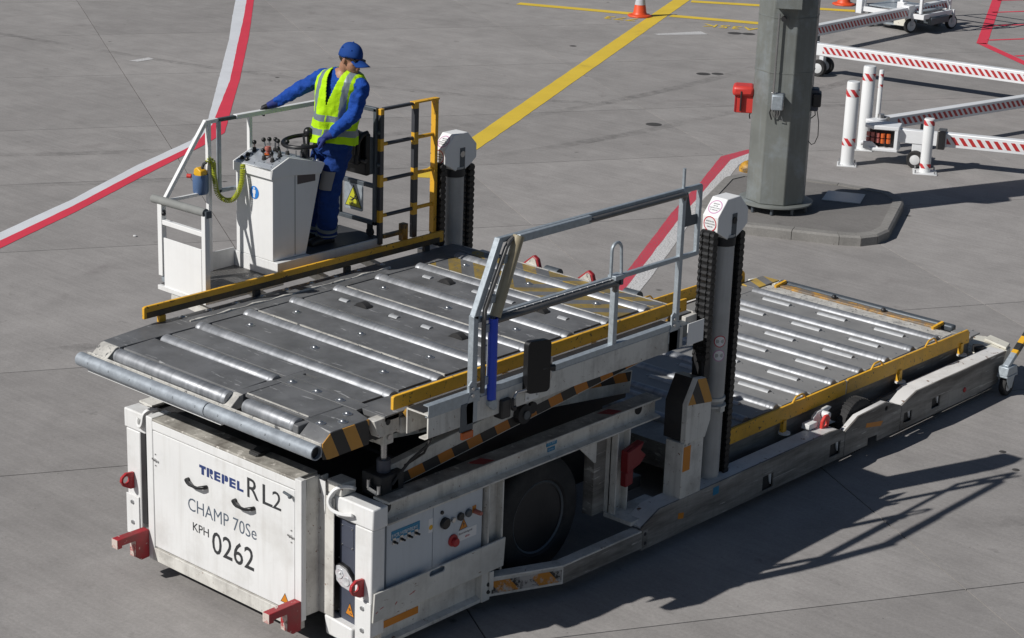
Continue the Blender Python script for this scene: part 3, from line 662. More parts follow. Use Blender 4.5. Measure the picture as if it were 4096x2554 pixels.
# control console
m = MB(); m.prism([(1.467, 1.976), (1.467, 2.70), (1.63, 2.81), (2.01, 2.715), (1.83, 1.976)], 'x', -.63, -.176)
con = m.build('control_console', M['white_clean'], cab, bevel=.004)
m = MB(); m.holed([(1.437, 2.673), (1.437, 2.750), (1.631, 2.829), (2.022, 2.728), (2.022, 2.715), (1.98, 2.64), (1.68, 2.673)], [], 'x', -.156, -.172); m.box((-.627, 1.437, 2.673), (-.156, 1.452, 2.75)); m.holed([(1.437, 2.673), (1.437, 2.750), (1.631, 2.829), (2.022, 2.728), (2.022, 2.70), (1.68, 2.673)], [], 'x', -.632, -.622)
m.build('console_hood', M['white_clean'], con, bevel=.003)
MB().prism([(1.452, 2.745), (1.452, 2.758), (1.632, 2.832), (2.015, 2.733), (2.015, 2.72), (1.632, 2.815)], 'x', -.618, -.176).build('switch_panel', M['stainless'], con)
MB().box((-.1755, 1.706, 1.99), (-.1745, 1.711, 2.668)).build('panel_seam', M['dark'], con)
MB().box((-.1755, 1.735, 2.587), (-.172, 1.931, 2.667)).build('dark_placard', M['placard'], con)
d_ = MB().disc((-.399, 1.4655, 2.520), .054, 'y', -.002, 32).build('blue_sign', M['sign_blue'], con)
m = MB(); m.disc((-.399, 1.4630, 2.556), .009, 'y', -.001, 14); m.prism([(-.417, 2.544), (-.381, 2.544), (-.381, 2.512), (-.388, 2.512), (-.388, 2.478), (-.410, 2.478), (-.410, 2.512), (-.417, 2.512)], 'y', 1.463, 1.462); m.build('pictogram', M['label_white'], d_)
def lever(x, y, z, h=.075, lean=(0, 0)):
    b = MB().lathe([(.019, 0), (.021, .006), (.015, .010), (.019, .016), (.014, .022), (.017, .028), (.009, .036)], (x, y, z), 'z', 12).build('lever', M['rubber'], con)
    t = (x+lean[0], y+lean[1], z+h)
    MB().cyl((x, y, z+.03), t, .0075, n=8).build('lever_rod', M['steel'], b)
    MB().sph(t, .0195, 12).build('lever_knob', M['black_gloss'], b)
    MB().box((x-.04, y-.04, z-.010), (x+.04, y+.04, z-.006)).build('lever_plate', M['stainless'], b)
def fz(y): return 2.757+(y-1.452)*.411 if y < 1.632 else 2.832-(y-1.632)*.2585
for x, y, h, l in ((-.55, 1.60, .075, (0, 0)), (-.357, 1.535, .078, (.0, -.01)), (-.255, 1.535, .07, (0, -.01)), (-.25, 1.61, .07, (-.01, -.01)), (-.46, 1.64, .09, (-.02, .0)), (-.50, 1.72, .10, (0, 0)), (-.52, 1.80, .105, (.005, 0)), (-.43, 1.76, .10, (-.01, 0)), (-.37, 1.80, .11, (0, 0))):
    lever(x, y, fz(y), h, l)
for x, y in ((-.391, 1.607), (-.375, 2.0)):
    MB().lathe([(.017, 0), (.017, .03), (.024, .032), (.027, .05), (.022, .064), (0, .066)], (x, y, fz(y)), 'z', 16).build('stop_button', M['red_faded'], con)
MB().lathe([(.04, 0), (.04, .004), (0, .005)], (-.391, 1.607, fz(1.607)), 'z', 18).build('button_collar', M['amber'], con)
for x, y in ((-.559, 1.535), (-.503, 1.48), (-.568, 1.482)):
    MB().lathe([(.02, 0), (.02, .010), (.014, .016), (.011, .026), (0, .028)], (x, y, fz(y)), 'z', 14).build('rotary_switch', M['black_gloss'], con)
for x, y in ((-.33, 1.86), (-.30, 1.88)): MB().cyl((x, y, fz(y)), (x, y, fz(y)+.05), .004, n=6).build('toggle', M['steel'], con)
for x, y in ((-.24, 1.96), (-.22, 2.0), (-.20, 1.90)): MB().lathe([(.014, 0), (.014, .014), (0, .016)], (x, y, fz(y)), 'z', 12).build('indicator', M['steel'], con)
for x, y in ((-.2, 1.475), (-.2, 1.56), (-.6, 1.61), (-.6, 1.475), (-.4, 1.47)): MB().lathe([(.007, 0), (.006, .004), (0, .005)], (x, y, fz(y)), 'z', 8).build('panel_screw', M['galv_dark'], con)
# steering wheel on its column
sw = Vector((-.305, 1.93, 2.895)); tl = Vector((.0, -.10, .99)).normalized()
ax1 = Vector((1, 0, 0)); ax2 = tl.cross(ax1)
wh = MB().tube([sw+(ax1*math.cos(t)+ax2*math.sin(t))*.178 for t in [2*math.pi*i/40 for i in range(40)]], .0175, 10, closed=True).build('steering_wheel', M['black_gloss'], con)
q = MB()
for a in (20, 140, 260): q.bar(sw+(ax1*math.cos(R(a))+ax2*math.sin(R(a)))*.172, sw-tl*.06, .02, .008)
q.cyl(sw-tl*.07, sw-tl*.03, .03, n=14); q.build('wheel_spokes', M['black'], wh)
MB().cyl(sw-tl*.20, sw-tl*.05, .032, .038, n=16).build('steering_column', M['black'], wh)
q = MB(); q.cyl((-.345, 2.01, 2.72), (-.345, 2.01, 2.92), .012, n=10); q.sph((-.345, 2.01, 2.955), .042, 14); q.build('work_lamp', M['black_gloss'], con)
# pendant control, its pouch and the coiled cable
pouch = MB().lathe([(0, 2.512), (.055, 2.512), (.064, 2.53), (.066, 2.66), (.063, 2.672), (.055, 2.672), (.055, 2.6)], (-.678, 1.135, 0), 'z', 20).build('pendant_holder', M['holder_blue'], cab)
m = MB(); m.prism([(-.735, 2.64), (-.722, 2.715), (-.69, 2.735), (-.635, 2.71), (-.63, 2.64)], 'y', 1.10, 1.165); m.build('pendant_control', M['yellow_clean'], pouch, bevel=.008)
MB().cyl((-.735, 1.085, 2.655), (-.765, 1.065, 2.655), .018, n=14).build('red_button', M['red_box'], pouch)
MB().tube([(-.665, 1.14, 2.72), (-.655, 1.15, 2.76), (-.64, 1.17, 2.775)], .012, 8).build('cable_boot', M['black'], pouch)
path = [(-.645, 1.18, 2.77), (-.635, 1.20, 2.79), (-.62, 1.22, 2.765), (-.625, 1.23, 2.68), (-.622, 1.24, 2.59), (-.608, 1.25, 2.51), (-.575, 1.28, 2.462), (-.535, 1.31, 2.452), (-.50, 1.34, 2.475), (-.478, 1.37, 2.54), (-.475, 1.40, 2.62), (-.49, 1.42, 2.70), (-.50, 1.435, 2.735)]
def resample(P, n):
    P = [Vector(p) for p in P]; D = [0]
    for a, b in zip(P[:-1], P[1:]): D.append(D[-1]+(b-a).length)
    o = []
    for i in range(n):
        t = D[-1]*i/(n-1); j = max(k for k in range(len(D)) if D[k] <= t+1e-9); j = min(j, len(P)-2)
        u = (t-D[j])/max(D[j+1]-D[j], 1e-9)
        p0, p1, p2, p3 = P[max(j-1, 0)], P[j], P[j+1], P[min(j+2, len(P)-1)]
        o.append(.5*((2*p1)+(-p0+p2)*u+(2*p0-5*p1+4*p2-p3)*u*u+(-p0+3*p1-3*p2+p3)*u**3))
    return o
sp = resample(path, 700); coil = []
tp = (sp[1]-sp[0]).normalized(); a_ = tp.orthogonal().normalized()
for i, p in enumerate(sp):
    t = (sp[min(i+1, 699)]-sp[max(i-1, 0)]).normalized(); a_ = (a_-t*a_.dot(t)).normalized(); b_ = t.cross(a_); ph = i/699*2*math.pi*58
    coil.append(p+(a_*math.cos(ph)+b_*math.sin(ph))*.0185)
MB().tube(coil, .0052, 5).build('coiled_cable', M['coil'], cab)
# folded seat on the rear gate
gx = -.13
m = MB(); w_ = .036
def gbar(a, b): m.bar(a, b, w_, w_, (0, 1, 0) if abs(a[2]-b[2]) > .3 else (0, 0, 1))
Y = 2.60
gbar((gx-.018, Y, 2.09), (gx-.018, Y, 3.105)); gbar((-.66, Y, 3.09), (gx, Y, 3.095)); gbar((-.62, Y, 2.83), (gx-.03, Y, 2.83)); gbar((-.62, Y, 2.43), (gx-.03, Y, 2.43)); gbar((-.64, Y, 2.105), (gx, Y, 2.105)); gbar((-.585, Y, 2.105), (-.585, Y, 2.44))
rg = m.build('rear_gate', M['galv_dark'], cab, bevel=.004)
MB().holed(rrect(-.500, 2.185, -.270, 2.415, .02), [], 'y', Y-.028, Y-.022).build('sign_plate', M['galv'], rg)
m = MB(); m.prism([(-.49, 2.21), (-.28, 2.21), (-.385, 2.405)], 'y', Y-.0285, Y-.030); tri = m.build('fall_warning_sign', M['text_black'], rg)
MB().prism([(-.478, 2.217), (-.292, 2.217), (-.385, 2.390)], 'y', Y-.0302, Y-.0315).build('sign_face', M['sign_yellow'], tri)
m = MB(); yy0, yy1 = Y-.0317, Y-.033
m.disc((-.362, yy0, 2.305), .0105, 'y', -.0013, 14)
for a, b, t in (((-.366, 2.293), (-.395, 2.272), .014), ((-.366, 2.288), (-.342, 2.282), .008), ((-.342, 2.282), (-.334, 2.302), .008), ((-.372, 2.284), (-.402, 2.290), .008), ((-.402, 2.29), (-.424, 2.296), .007), ((-.392, 2.275), (-.386, 2.252), .010), ((-.386, 2.252), (-.398, 2.238), .009), ((-.396, 2.276), (-.412, 2.262), .010), ((-.43, 2.268), (-.41, 2.262), .005), ((-.41, 2.262), (-.408, 2.24), .005)):
    d = Vector((b[0]-a[0], b[1]-a[1])).normalized(); n = Vector((-d.y, d.x))*t/2; m.prism([(a[0]+n.x, a[1]+n.y), (b[0]+n.x, b[1]+n.y), (b[0]-n.x, b[1]-n.y), (a[0]-n.x, a[1]-n.y)], 'y', yy0, yy1)
m.build('falling_figure', M['text_black'], tri)
q = MB(); q.cyl((-.205, Y-.015, 2.018), (-.205, Y+.015, 2.018), .036, n=20); q.box((-.225, Y-.02, 2.03), (-.19, Y+.02, 2.09)); q.build('gate_caster', M['rubber'], rg)
seat = MB().box((-.47, Y-.10, 2.53), (-.155, Y-.045, 2.90)).build('folded_seat', M['black_gloss'], rg, bevel=.02)
MB().box((-.48, Y-.17, 2.62), (-.21, Y-.10, 2.93)).build('seat_cushion', M['black'], seat, bevel=.03)
MB().tube([(-.20, Y-.17, 2.72), (-.195, Y-.17, 2.83), (-.19, Y-.13, 2.885), (-.185, Y-.06, 2.90)], [.022, .026, .026, .02], 12).build('armrest', M['black_gloss'], seat)
MB().box((-.185, Y-.06, 2.54), (-.155, Y-.02, 2.86)).build('seat_frame', M['galv_dark'], seat, bevel=.004)
MB().cyl((-.215, Y-.12, 2.67), (-.14, Y-.12, 2.67), .018, n=12).build('seat_knob', M['black'], seat)
# yellow and black ladder railing
lx = -.115
m = MB(); m.box((lx-.02, 2.605, 1.92), (lx+.02, 2.648, 3.105)); lad = m.build('ladder_railing', M['ladder_stripe'], cab, bevel=.004)
MB().box((lx-.02, 3.01, 1.91), (lx+.02, 3.065, 3.10)).build('ladder_post', M['ladder_stripe'], lad, bevel=.004)
MB().box((lx-.028, 3.262, 1.91), (lx+.028, 3.300, 3.115)).build('ladder_post', M['yellow'], lad, bevel=.004)
MB().box((lx-.018, 2.648, 3.088), (lx+.018, 3.01, 3.112)).build('ladder_top_bar', M['rung_stripe'], lad, bevel=.003)
MB().box((lx-.03, 3.0, 3.10), (lx+.03, 3.31, 3.116)).build('ladder_top_bar', M['yellow'], lad, bevel=.003)
for z in (2.170, 2.483, 2.797):
    MB().cyl((lx, 2.695, z), (lx, 3.01, z), .017, n=12).build('rung', M['rung_stripe'], lad)
    MB().cyl((lx, 2.648, z), (lx, 2.695, z), .0165, n=12).build('rung_end', M['yellow'], lad)
    MB().cyl((lx, 3.065, z), (lx, 3.262, z), .017, n=12).build('rung', M['yellow'], lad)
MB().box((lx-.025, 2.66, 1.965), (lx+.02, 2.90, 1.998)).build('foot_bar', M['yellow_grimy'], lad, bevel=.003)
MB().box((lx-.03, 2.885, 1.90), (lx+.03, 2.945, 2.055)).build('stub_post', M['yellow_grimy'], lad, bevel=.004)
for z in (2.90, 2.62): MB().cyl((gx, Y+.005, z), (gx+.02, Y+.02, z), .02, n=10).build('gate_hinge', M['galv_dark'], rg)

# ---------------------------------------------------------------- masts
def mast(xc, ztop_chain_front):
    y = 3.55
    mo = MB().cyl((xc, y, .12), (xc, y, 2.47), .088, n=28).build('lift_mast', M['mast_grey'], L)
    prof = [(3.463, 2.771), (3.634, 2.772), (3.752, 2.654), (3.755, 2.53), (3.67, 2.471), (3.596, 2.434), (3.496, 2.436), (3.349, 2.519), (3.347, 2.641)]
    cp = MB().prism(prof, 'x', xc-.075, xc+.075).build('mast_cap', M['white_clean'], mo, bevel=.006)
    MB().box((xc+.075, 3.538, 2.43), (xc+.079, 3.60, 2.64)).build('cap_slot', M['galv_dark'], cp)
    MB().cyl((xc+.076, 3.565, 2.585), (xc+.086, 3.565, 2.585), .028, n=16).build('cap_pin', M['steel'] if xc < 0 else M['dark'], cp)
    # round prohibition labels on the two sloping faces
    n1 = Vector((0, 2.771-2.641, -(3.463-3.347))).normalized()
    for ctr, nn, mt in ((Vector((xc+.0, 3.405, 2.706)), Vector((0, -.746, .666)), 'ring_pink'), (Vector((xc-.0, 3.348, 2.580)), Vector((0, -1, .0)), 'ring_red')):
        up = Vector((0, nn.z, -nn.y)); sx = Vector((1, 0, 0)); c0 = ctr+nn*.0015
        rg_ = MB(); r0_, r1_ = .062, .053; V = []; F = []
        for i in range(36):
            t = 2*math.pi*i/36
            for rr in (r0_, r1_): V.append(c0+(sx*math.cos(t)+up*math.sin(t))*rr)
        for i in range(36): j = (i+1) % 36; F.append((i*2, j*2, j*2+1, i*2+1))
        rg_.add(V, F); lb = rg_.build('round_label', M[mt], cp, smooth=0)
        q = MB()
        q.add([c0+(sx*math.cos(2*math.pi*i/30)+up*math.sin(2*math.pi*i/30))*.053 for i in range(30)], [tuple(range(30))]); q.build('label_face', M['label_white'], cp, smooth=0)
        rot = Matrix((sx, up, nn)).transposed().to_euler()
        for s_, body in zip((.022, .0, -.022) if mt == 'ring_red' else (.028, .0095, -.0095, -.028), ('BETRETEN DER', 'HAUPTPLATTFORM', 'VERBOTEN') if mt == 'ring_red' else ('MITFAHREN', 'AUF DER', 'HAUPTPLATTFORM', 'IST VERBOTEN')):
            text('label_lettering', body, c0+nn*.001+up*(s_-.005), rot, .0135, M['print_grey'], cp, .82, align='CENTER')
    # leaf chains, front and back
    lk = MB()
    lk.lathe([(.0, -.066), (.034, -.066), (.034, -.045), (.024, -.043), (.024, -.024), (.034, -.022), (.034, .022), (.024, .024), (.024, .043), (.034, .045), (.034, .066), (0, .066)], axis='x', n=10)
    me = lk.mesh('chain_link', M['chain'], 30)
    for yy, z0, z1 in ((3.345, ztop_chain_front, 2.53), (3.715, .38, 2.47)):
        ch = MB().box((xc-.055, yy-.018, z0), (xc+.055, yy+.018, z1)).build('lift_chain', M['chain'], mo)
        z = z0+.03
        while z < z1-.02: link('chain_link', me, ch, (xc, yy, z)); z += .052
    MB().cyl((xc, y, 2.38), (xc, y, 2.45), .094, n=24).build('mast_collar', M['dark'], mo)
    return mo
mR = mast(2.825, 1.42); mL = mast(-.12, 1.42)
q = MB(); q.cyl((2.825, 3.55, 1.075), (2.825, 3.55, 1.10), .10, n=24); q.cyl((2.825, 3.55, 1.02), (2.825, 3.55, 1.035), .108, n=24); q.box((2.90, 3.50, .99), (2.94, 3.56, 1.04)); q.build('pipe_clamp', M['white_dirty'], mR)
for z, mt in ((1.59, 'ring_red'), (1.47, 'ring_pink')):                # labels wrapped on the tube
    for r0_, r1_, mm, pr in ((.05, .042, mt, .0896), (.042, .0, 'label_white', .0890)):
        V = []; F = []; n = 28
        for i in range(n):
            t = 2*math.pi*i/n
            for rr in (r0_, r1_):
                a = R(-38)+rr*math.cos(t)/.088; V.append((2.825+pr*math.cos(a), 3.55+pr*math.sin(a), z+rr*math.sin(t)))
        for i in range(n): j = (i+1) % n; F.append((i*2, j*2, j*2+1, i*2+1))
        MB().add(V, F).build('round_label', M[mm], mR, smooth=0)
q = MB(); q.box((2.765, 3.315, 1.30), (2.885, 3.39, 1.50)); q.cyl((2.86, 3.33, 1.24), (2.86, 3.33, 1.46), .022, n=12); q.cyl((2.79, 3.33, 1.24), (2.79, 3.33, 1.46), .022, n=12); q.build('chain_anchor', M['dark'], mR)
MB().box((2.76, 3.14, 1.69), (2.80, 3.29, 1.85)).build('carriage_bracket', M['white_dirty'], platform, bevel=.004)
MB().box((2.70, 2.93, 1.72), (2.86, 3.13, 1.82)).build('carriage_arm', M['galv_dark'], platform)
MB().box((-.15, 3.13, 1.70), (.0, 3.40, 1.78)).build('carriage_bracket', M['white_dirty'], platform)
# column in front of the near mast with its striped cover
m = MB(); m.box((2.80, 2.975, .38), (2.975, 3.245, .87)); col = m.build('mast_column', M['white_dirty'], L, bevel=.005)
cov = MB().prism([(2.99, .865), (2.99, 1.195), (3.105, 1.392), (3.215, 1.377), (3.312, 1.171), (3.312, 1.0), (3.253, .862)], 'x', 2.93, 2.982).build('column_cover', M['white_dirty'], col, bevel=.005)
MB().prism([(2.995, 1.195), (3.105, 1.389), (3.213, 1.374), (3.310, 1.171), (3.310, 1.150)], 'x', 2.9825, 2.985).build('striped_panel', M['hazard_cover'], cov)
MB().prism([(2.995, .88), (2.995, 1.19), (3.10, 1.385), (3.21, 1.37), (3.30, 1.17), (3.25, .88)], 'x', 2.76, 2.929).build('cover_inner', M['black'], cov)
MB().box((2.9755, 2.983, .63), (2.978, 3.075, .84)).build('orange_sticker', M['orange'], col)
for yy in (3.0, 3.05): MB().cyl((2.972, yy, .852), (2.984, yy, .852), .009, n=10).build('bolt', M['bolt'], col)
MB().tube([(2.62, 2.55, .40), (2.62, 2.60, .95), (2.62, 2.66, 1.0), (2.62, 2.76, 1.0)], .018, 8).build('hydraulic_pipe', M['grey_tube'], col)
# mirrored column, far side
MB().box((-.285, 2.975, .38), (-.11, 3.245, 1.35)).build('mast_column', M['white_dirty'], L, bevel=.005)
# ---------------------------------------------------------------- side hand railing on the near edge
X = 2.925
hb = MB(); hb.prism([(2.90, 1.914), (2.952, 1.914), (2.952, 1.822), (2.915, 1.822), (2.915, 1.830), (2.944, 1.830), (2.944, 1.906), (2.90, 1.906)], 'y', .60, 2.86)
hr = hb.build('side_handrail', M['galv'], L)
MB().prism([(2.905, 1.932), (2.957, 1.932), (2.957, 1.845), (2.925, 1.845), (2.925, 1.852), (2.950, 1.852), (2.950, 1.925), (2.905, 1.925)], 'y', .08, .585).build('base_angle', M['galv'], hr)
w_ = .05
def gp(pts, w_=.05, h_=None, mat='galv', name='rail_post', bev=.005):
    m = MB()
    for a, b in zip(pts[:-1], pts[1:]):
        a, b = Vector(a), Vector(b); d = (b-a).normalized()
        m.bar(a-d*w_*.25, b+d*w_*.25, w_, h_ or w_, (0, 1, 0) if abs(d.z) > .8 else (0, 0, 1))
    return m.build(name, M[mat], hr, bevel=bev)
gp([(X, .535, 1.90), (X, .535, 2.455)]); gp([(X, .540, 2.455), (X, .765, 2.955)])
gp([(X, .76, 2.955), (X, 3.045, 2.955)], .034, .04, name='top_rail')
gp([(X, 3.045, 2.955), (X, 3.045, 2.42)], .036); gp([(X, .56, 2.425), (X, 3.045, 2.425)], .034, .036, name='mid_rail')
gp([(X, 2.835, 1.88), (X, 2.835, 2.955)], .042); MB().cyl((X, 2.835, 2.95), (X, 2.835, 3.125), .013, n=10).build('locking_pin', M['galv'], hr)
MB().prism([(2.855, 2.93), (2.895, 2.93), (2.955, 2.74), (3.03, 2.74), (3.03, 2.66), (2.855, 2.66)], 'x', X-.004, X+.004).build('gusset_plate', M['galv_dark'], hr)
gp([(X, 2.06, 1.90), (X, 2.06, 2.40)], .048)
# sliding upper section with its tube
gp([(2.965, .93, 2.945), (2.965, 1.68, 2.945)], .035, .058, name='sliding_rail')
MB().tube([(2.965, 1.66, 2.935), (2.965, 2.79, 2.935), (2.955, 2.825, 2.925), (2.935, 2.835, 2.89)], .020, 10).build('sliding_tube', M['grey_tube'], hr)
MB().tube([(2.965, .72, 2.40), (2.965, 1.99, 2.40), (2.955, 2.035, 2.385), (2.935, 2.05, 2.33)], .023, 10).build('sliding_tube', M['grey_tube'], hr)
q = MB()
for i in range(14): q.cyl((2.952, .86+i*.085, 2.432), (2.957, .86+i*.085, 2.432), .005, n=6)
q.bar((2.95, .78, 2.433), (2.95, 2.0, 2.433), .006, .003); q.build('rail_rivets', M['label_white'], hr)
MB().box((2.90, 2.0, 2.42), (2.98, 2.11, 2.455)).build('rail_catch', M['galv'], hr, bevel=.003)
MB().box((2.952, 2.075, 2.375), (2.972, 2.10, 2.42)).build('rail_catch', M['galv_dark'], hr)
hp = [(2.93, 2.0, 2.44), (2.93, 2.0, 2.64)]+[(2.93, 2.055-.055*math.cos(R(a)), 2.64+.055*math.sin(R(a))) for a in range(20, 180, 20)]+[(2.93, 2.11, 2.64), (2.93, 2.125, 2.43), (2.93, 2.12, 2.39), (2.935, 2.08, 2.355), (2.94, 2.04, 2.34)]
MB().tube(hp, .0125, 8).build('grab_loop', M['galv'], hr)
# bent tube with the faded and the blue pipe pad
MB().tube([(2.96, .605, 1.90), (2.96, .60, 2.42), (2.96, .607, 2.50), (2.96, .775, 2.85), (2.96, .80, 2.90), (2.96, .835, 2.94), (2.95, .88, 2.955)], .0165, 8).build('bent_guard_tube', M['grey_tube'], hr)
MB().bar((2.94, .695, 1.80), (2.94, .705, 2.44), .05, .02, (0, 1, 0)).build('pad_channel', M['galv'], hr)
MB().bar((2.94, .71, 2.44), (2.94, .925, 2.945), .05, .02, (0, 1, 0)).build('pad_channel', M['galv'], hr)
def pad(a, b, r, mat, name):
    a, b = Vector(a), Vector(b); d = (b-a).normalized(); sx = Vector((1, 0, 0)); sy = d.cross(sx).normalized(); V = []; F = []; n = 22; rr = r*.84
    for c in (a, b):
        for i in range(n+1):
            t = R(-150+300*i/n); u = sx*math.cos(t)+sy*math.sin(t)
            V += [c+u*r, c+u*rr]
    k_ = 2*(n+1)
    for i in range(n):
        A, B, C_, D_ = 2*i, 2*i+1, 2*i+2, 2*i+3
        F += [(A, C_, k_+C_, k_+A), (B, k_+B, k_+D_, D_), (A, B, D_, C_), (k_+A, k_+C_, k_+D_, k_+B)]
    F += [(0, k_, k_+1, 1), (2*n, 2*n+1, k_+2*n+1, k_+2*n)]
    return MB().add(V, F).build(name, mat, hr)
pad((2.965, .692, 1.835), (2.965, .690, 2.425), .034, M['blue_pad'], 'blue_pipe_pad')
pad((2.965, .707, 2.432), (2.965, .925, 2.965), .040, M['brown_pad'], 'faded_pipe_pad')
for y, z in ((.64, 2.36), (.64, 1.98), (.69, 2.56), (.80, 2.82)): MB().box((2.945, y-.03, z-.03), (2.965, y+.02, z+.03)).build('pad_clip', M['galv'], hr, bevel=.004)
m = MB(); m.prism([(.655, 1.83), (.735, 1.83), (.74, 1.765), (.71, 1.745), (.655, 1.79)], 'x', 2.925, 2.985); m.build('pad_shoe', M['galv'], hr, bevel=.006)
# hinge bracket, amber lamp
def lug(y):
    m = MB(); m.holed([(y-.075, 1.70), (y+.03, 1.70), (y+.03, 1.86), (y+.0, 1.93), (y-.0, 1.99), (y-.03, 2.01), (y-.06, 1.985), (y-.055, 1.90), (y-.085, 1.83)], [], 'x', 2.945, 2.96)
    b = m.build('hinge_bracket', M['galv'], hr, bevel=.003)
    for z in (1.955, 1.905): MB().cyl((2.955, y-.028, z), (2.972, y-.028, z), .013, n=8).build('hinge_bolt', M['steel'], b)
    return b
lug(.53); lug(2.80)
MB().box((2.94, .395, 1.655), (2.96, .52, 1.86)).build('lamp_bracket', M['galv_dark'], hr, bevel=.003)
MB().box((2.945, .405, 1.60), (2.972, .515, 1.655)).build('amber_lamp', M['amber'], hr, bevel=.006)
MB().box((2.93, 2.72, 1.70), (2.96, 2.86, 1.86)).build('lamp_bracket', M['galv_dark'], hr, bevel=.003)
# driving mirror on its arm, seen from behind
mir = MB().holed([(y, z) for y, z in rrect(-.088, -.195, .088, .195, .035, 5)], [], 'x', -.022, .022)
V = []
for p in mir.v: V.append((3.01+p[0]+p[1]*.35, 1.115+p[1], 1.985+p[2]))
mir.v = V; mo_ = mir.build('driving_mirror', M['black_gloss'], hr, bevel=.012)
MB().tube([(2.99, .905, 1.74), (2.99, .905, 1.80), (2.99, .93, 1.825), (2.99, 1.18, 1.815), (3.02, 1.225, 1.835), (3.035, 1.235, 1.88), (3.035, 1.235, 2.03)], .0115, 8).build('mirror_arm', M['steel'], mo_)
q = MB(); q.cyl((3.03, 1.15, 1.965), (3.06, 1.25, 1.965), .016, n=10); q.cyl((3.035, 1.235, 1.945), (3.06, 1.26, 1.945), .018, n=10); q.build('mirror_clamp', M['black'], mo_)
q = MB(); q.box((2.90, .79, 1.655), (2.985, .885, 1.80)); q.box((2.98, .88, 1.72), (3.0, .92, 1.80)); q.cyl((2.99, .905, 1.70), (2.99, .905, 1.74), .02, n=10); q.build('mirror_socket', M['black'], hr, bevel=.015)
MB().box((2.956, 1.06, 1.715), (2.962, 1.20, 1.80)).build('white_plate', M['white_clean'], hr, bevel=.002)
for y, z in ((1.085, 1.735), (1.18, 1.745)): MB().cyl((2.962, y, z), (2.968, y, z), .008, n=10).build('plate_bolt', M['bolt'], hr)
MB().box((2.93, 2.99, 1.68), (2.938, 3.20, 1.86)).build('white_plate', M['white_clean'], hr, bevel=.002)

# ---------------------------------------------------------------- scissor lift
def arm(x, a, b, w_=.07, h_=.19, strip=True, mirror=False):
    a, b = Vector((x, *a)), Vector((x, *b)); d = (b-a).normalized(); up = Vector((0, -d.z, d.y))
    o = MB().bar(a, b, w_, h_).build('scissor_arm', M['white_dirty'], L, bevel=.006)
    if strip:
        e = w_/2+.002
        A = [a+d*.02-up*.085, b-d*.1-up*.085, b-d*.1-up*.005, a+d*.02-up*.005]
        MB().add([p+Vector((e, 0, 0)) for p in A]+[p+Vector((e-.0015, 0, 0)) for p in A], [(0, 1, 2, 3), (7, 6, 5, 4), (0, 4, 5, 1), (1, 5, 6, 2), (2, 6, 7, 3), (3, 7, 4, 0)]).build('hazard_strip', M['hazard_arm'], o)
    return o
s1 = arm(2.50, (.12, 1.265), (3.22, 1.575)); s2_ = arm(2.33, (3.05, 1.22), (.15, 1.58))
arm(.19, (.12, 1.265), (3.22, 1.575), strip=False); arm(.36, (3.05, 1.22), (.15, 1.58))
q = MB(); q.cyl((.18, 1.62, 1.415), (2.56, 1.62, 1.415), .045, n=20); q.build('scissor_axle', M['dark'], L)
q = MB().lathe([(0, 2.60), (.03, 2.60), (.032, 2.595), (.058, 2.59), (.075, 2.585), (.078, 2.53)], (0, 1.50, 1.40), 'x', 24); q.build('pivot_boss', M['dark'], s1)
MB().cyl((2.598, 1.50, 1.40), (2.606, 1.50, 1.40), .034, n=18).build('pivot_cap', M['galv_dark'], s1)
MB().bar((1.6, .5, 1.1), (1.6, 2.2, 1.5), .12, .12).build('lift_cylinder', M['dark'], L)
MB().box((.5, .6, 1.0), (2.2, 3.2, 1.18)).build('machinery_tray', M['dark'], L)
# front support legs with hydraulic piston
MB().box((2.40, .0, 1.16), (2.60, .22, 1.33)).build('corner_pedestal', M['dark'], L, bevel=.01)
q = MB(); q.box((2.47, .04, 1.545), (2.57, .14, 1.66)); q.build('piston_eye', M['white_dirty'], L, bevel=.006)
MB().cyl((2.57, .09, 1.60), (2.585, .09, 1.60), .02, n=14).build('piston_pin', M['steel'], L)
MB().cyl((2.515, .10, 1.38), (2.515, .10, 1.55), .024, n=16).build('piston_rod', M['steel'], L)
MB().cyl((2.515, .10, 1.10), (2.515, .10, 1.42), .05, n=16).build('piston_body', M['navy'], L)
q = MB(); q.bar((2.50, -.03, 1.24), (2.60, -.03, 1.22), .02, .03); q.cyl((2.50, -.03, 1.24), (2.50, -.03, 1.30), .015, n=8); q.cyl((2.60, -.03, 1.22), (2.60, -.03, 1.28), .015, n=8); q.build('shackle', M['steel'], L)
MB().tube([(2.75, .30, 1.66), (2.76, .33, 1.60), (2.73, .30, 1.52), (2.66, .22, 1.42), (2.62, .16, 1.33), (2.60, .10, 1.25)], .011, 8).build('hydraulic_hose', M['rubber'], L)
MB().tube([(2.75, .28, 1.66), (2.74, .34, 1.58), (2.70, .31, 1.46), (2.60, .22, 1.36)], .009, 8).build('hydraulic_hose', M['black_gloss'], L)
MB().box((2.52, .10, 1.21), (2.60, .16, 1.29)).build('grey_tag', M['white_dirty'], L)

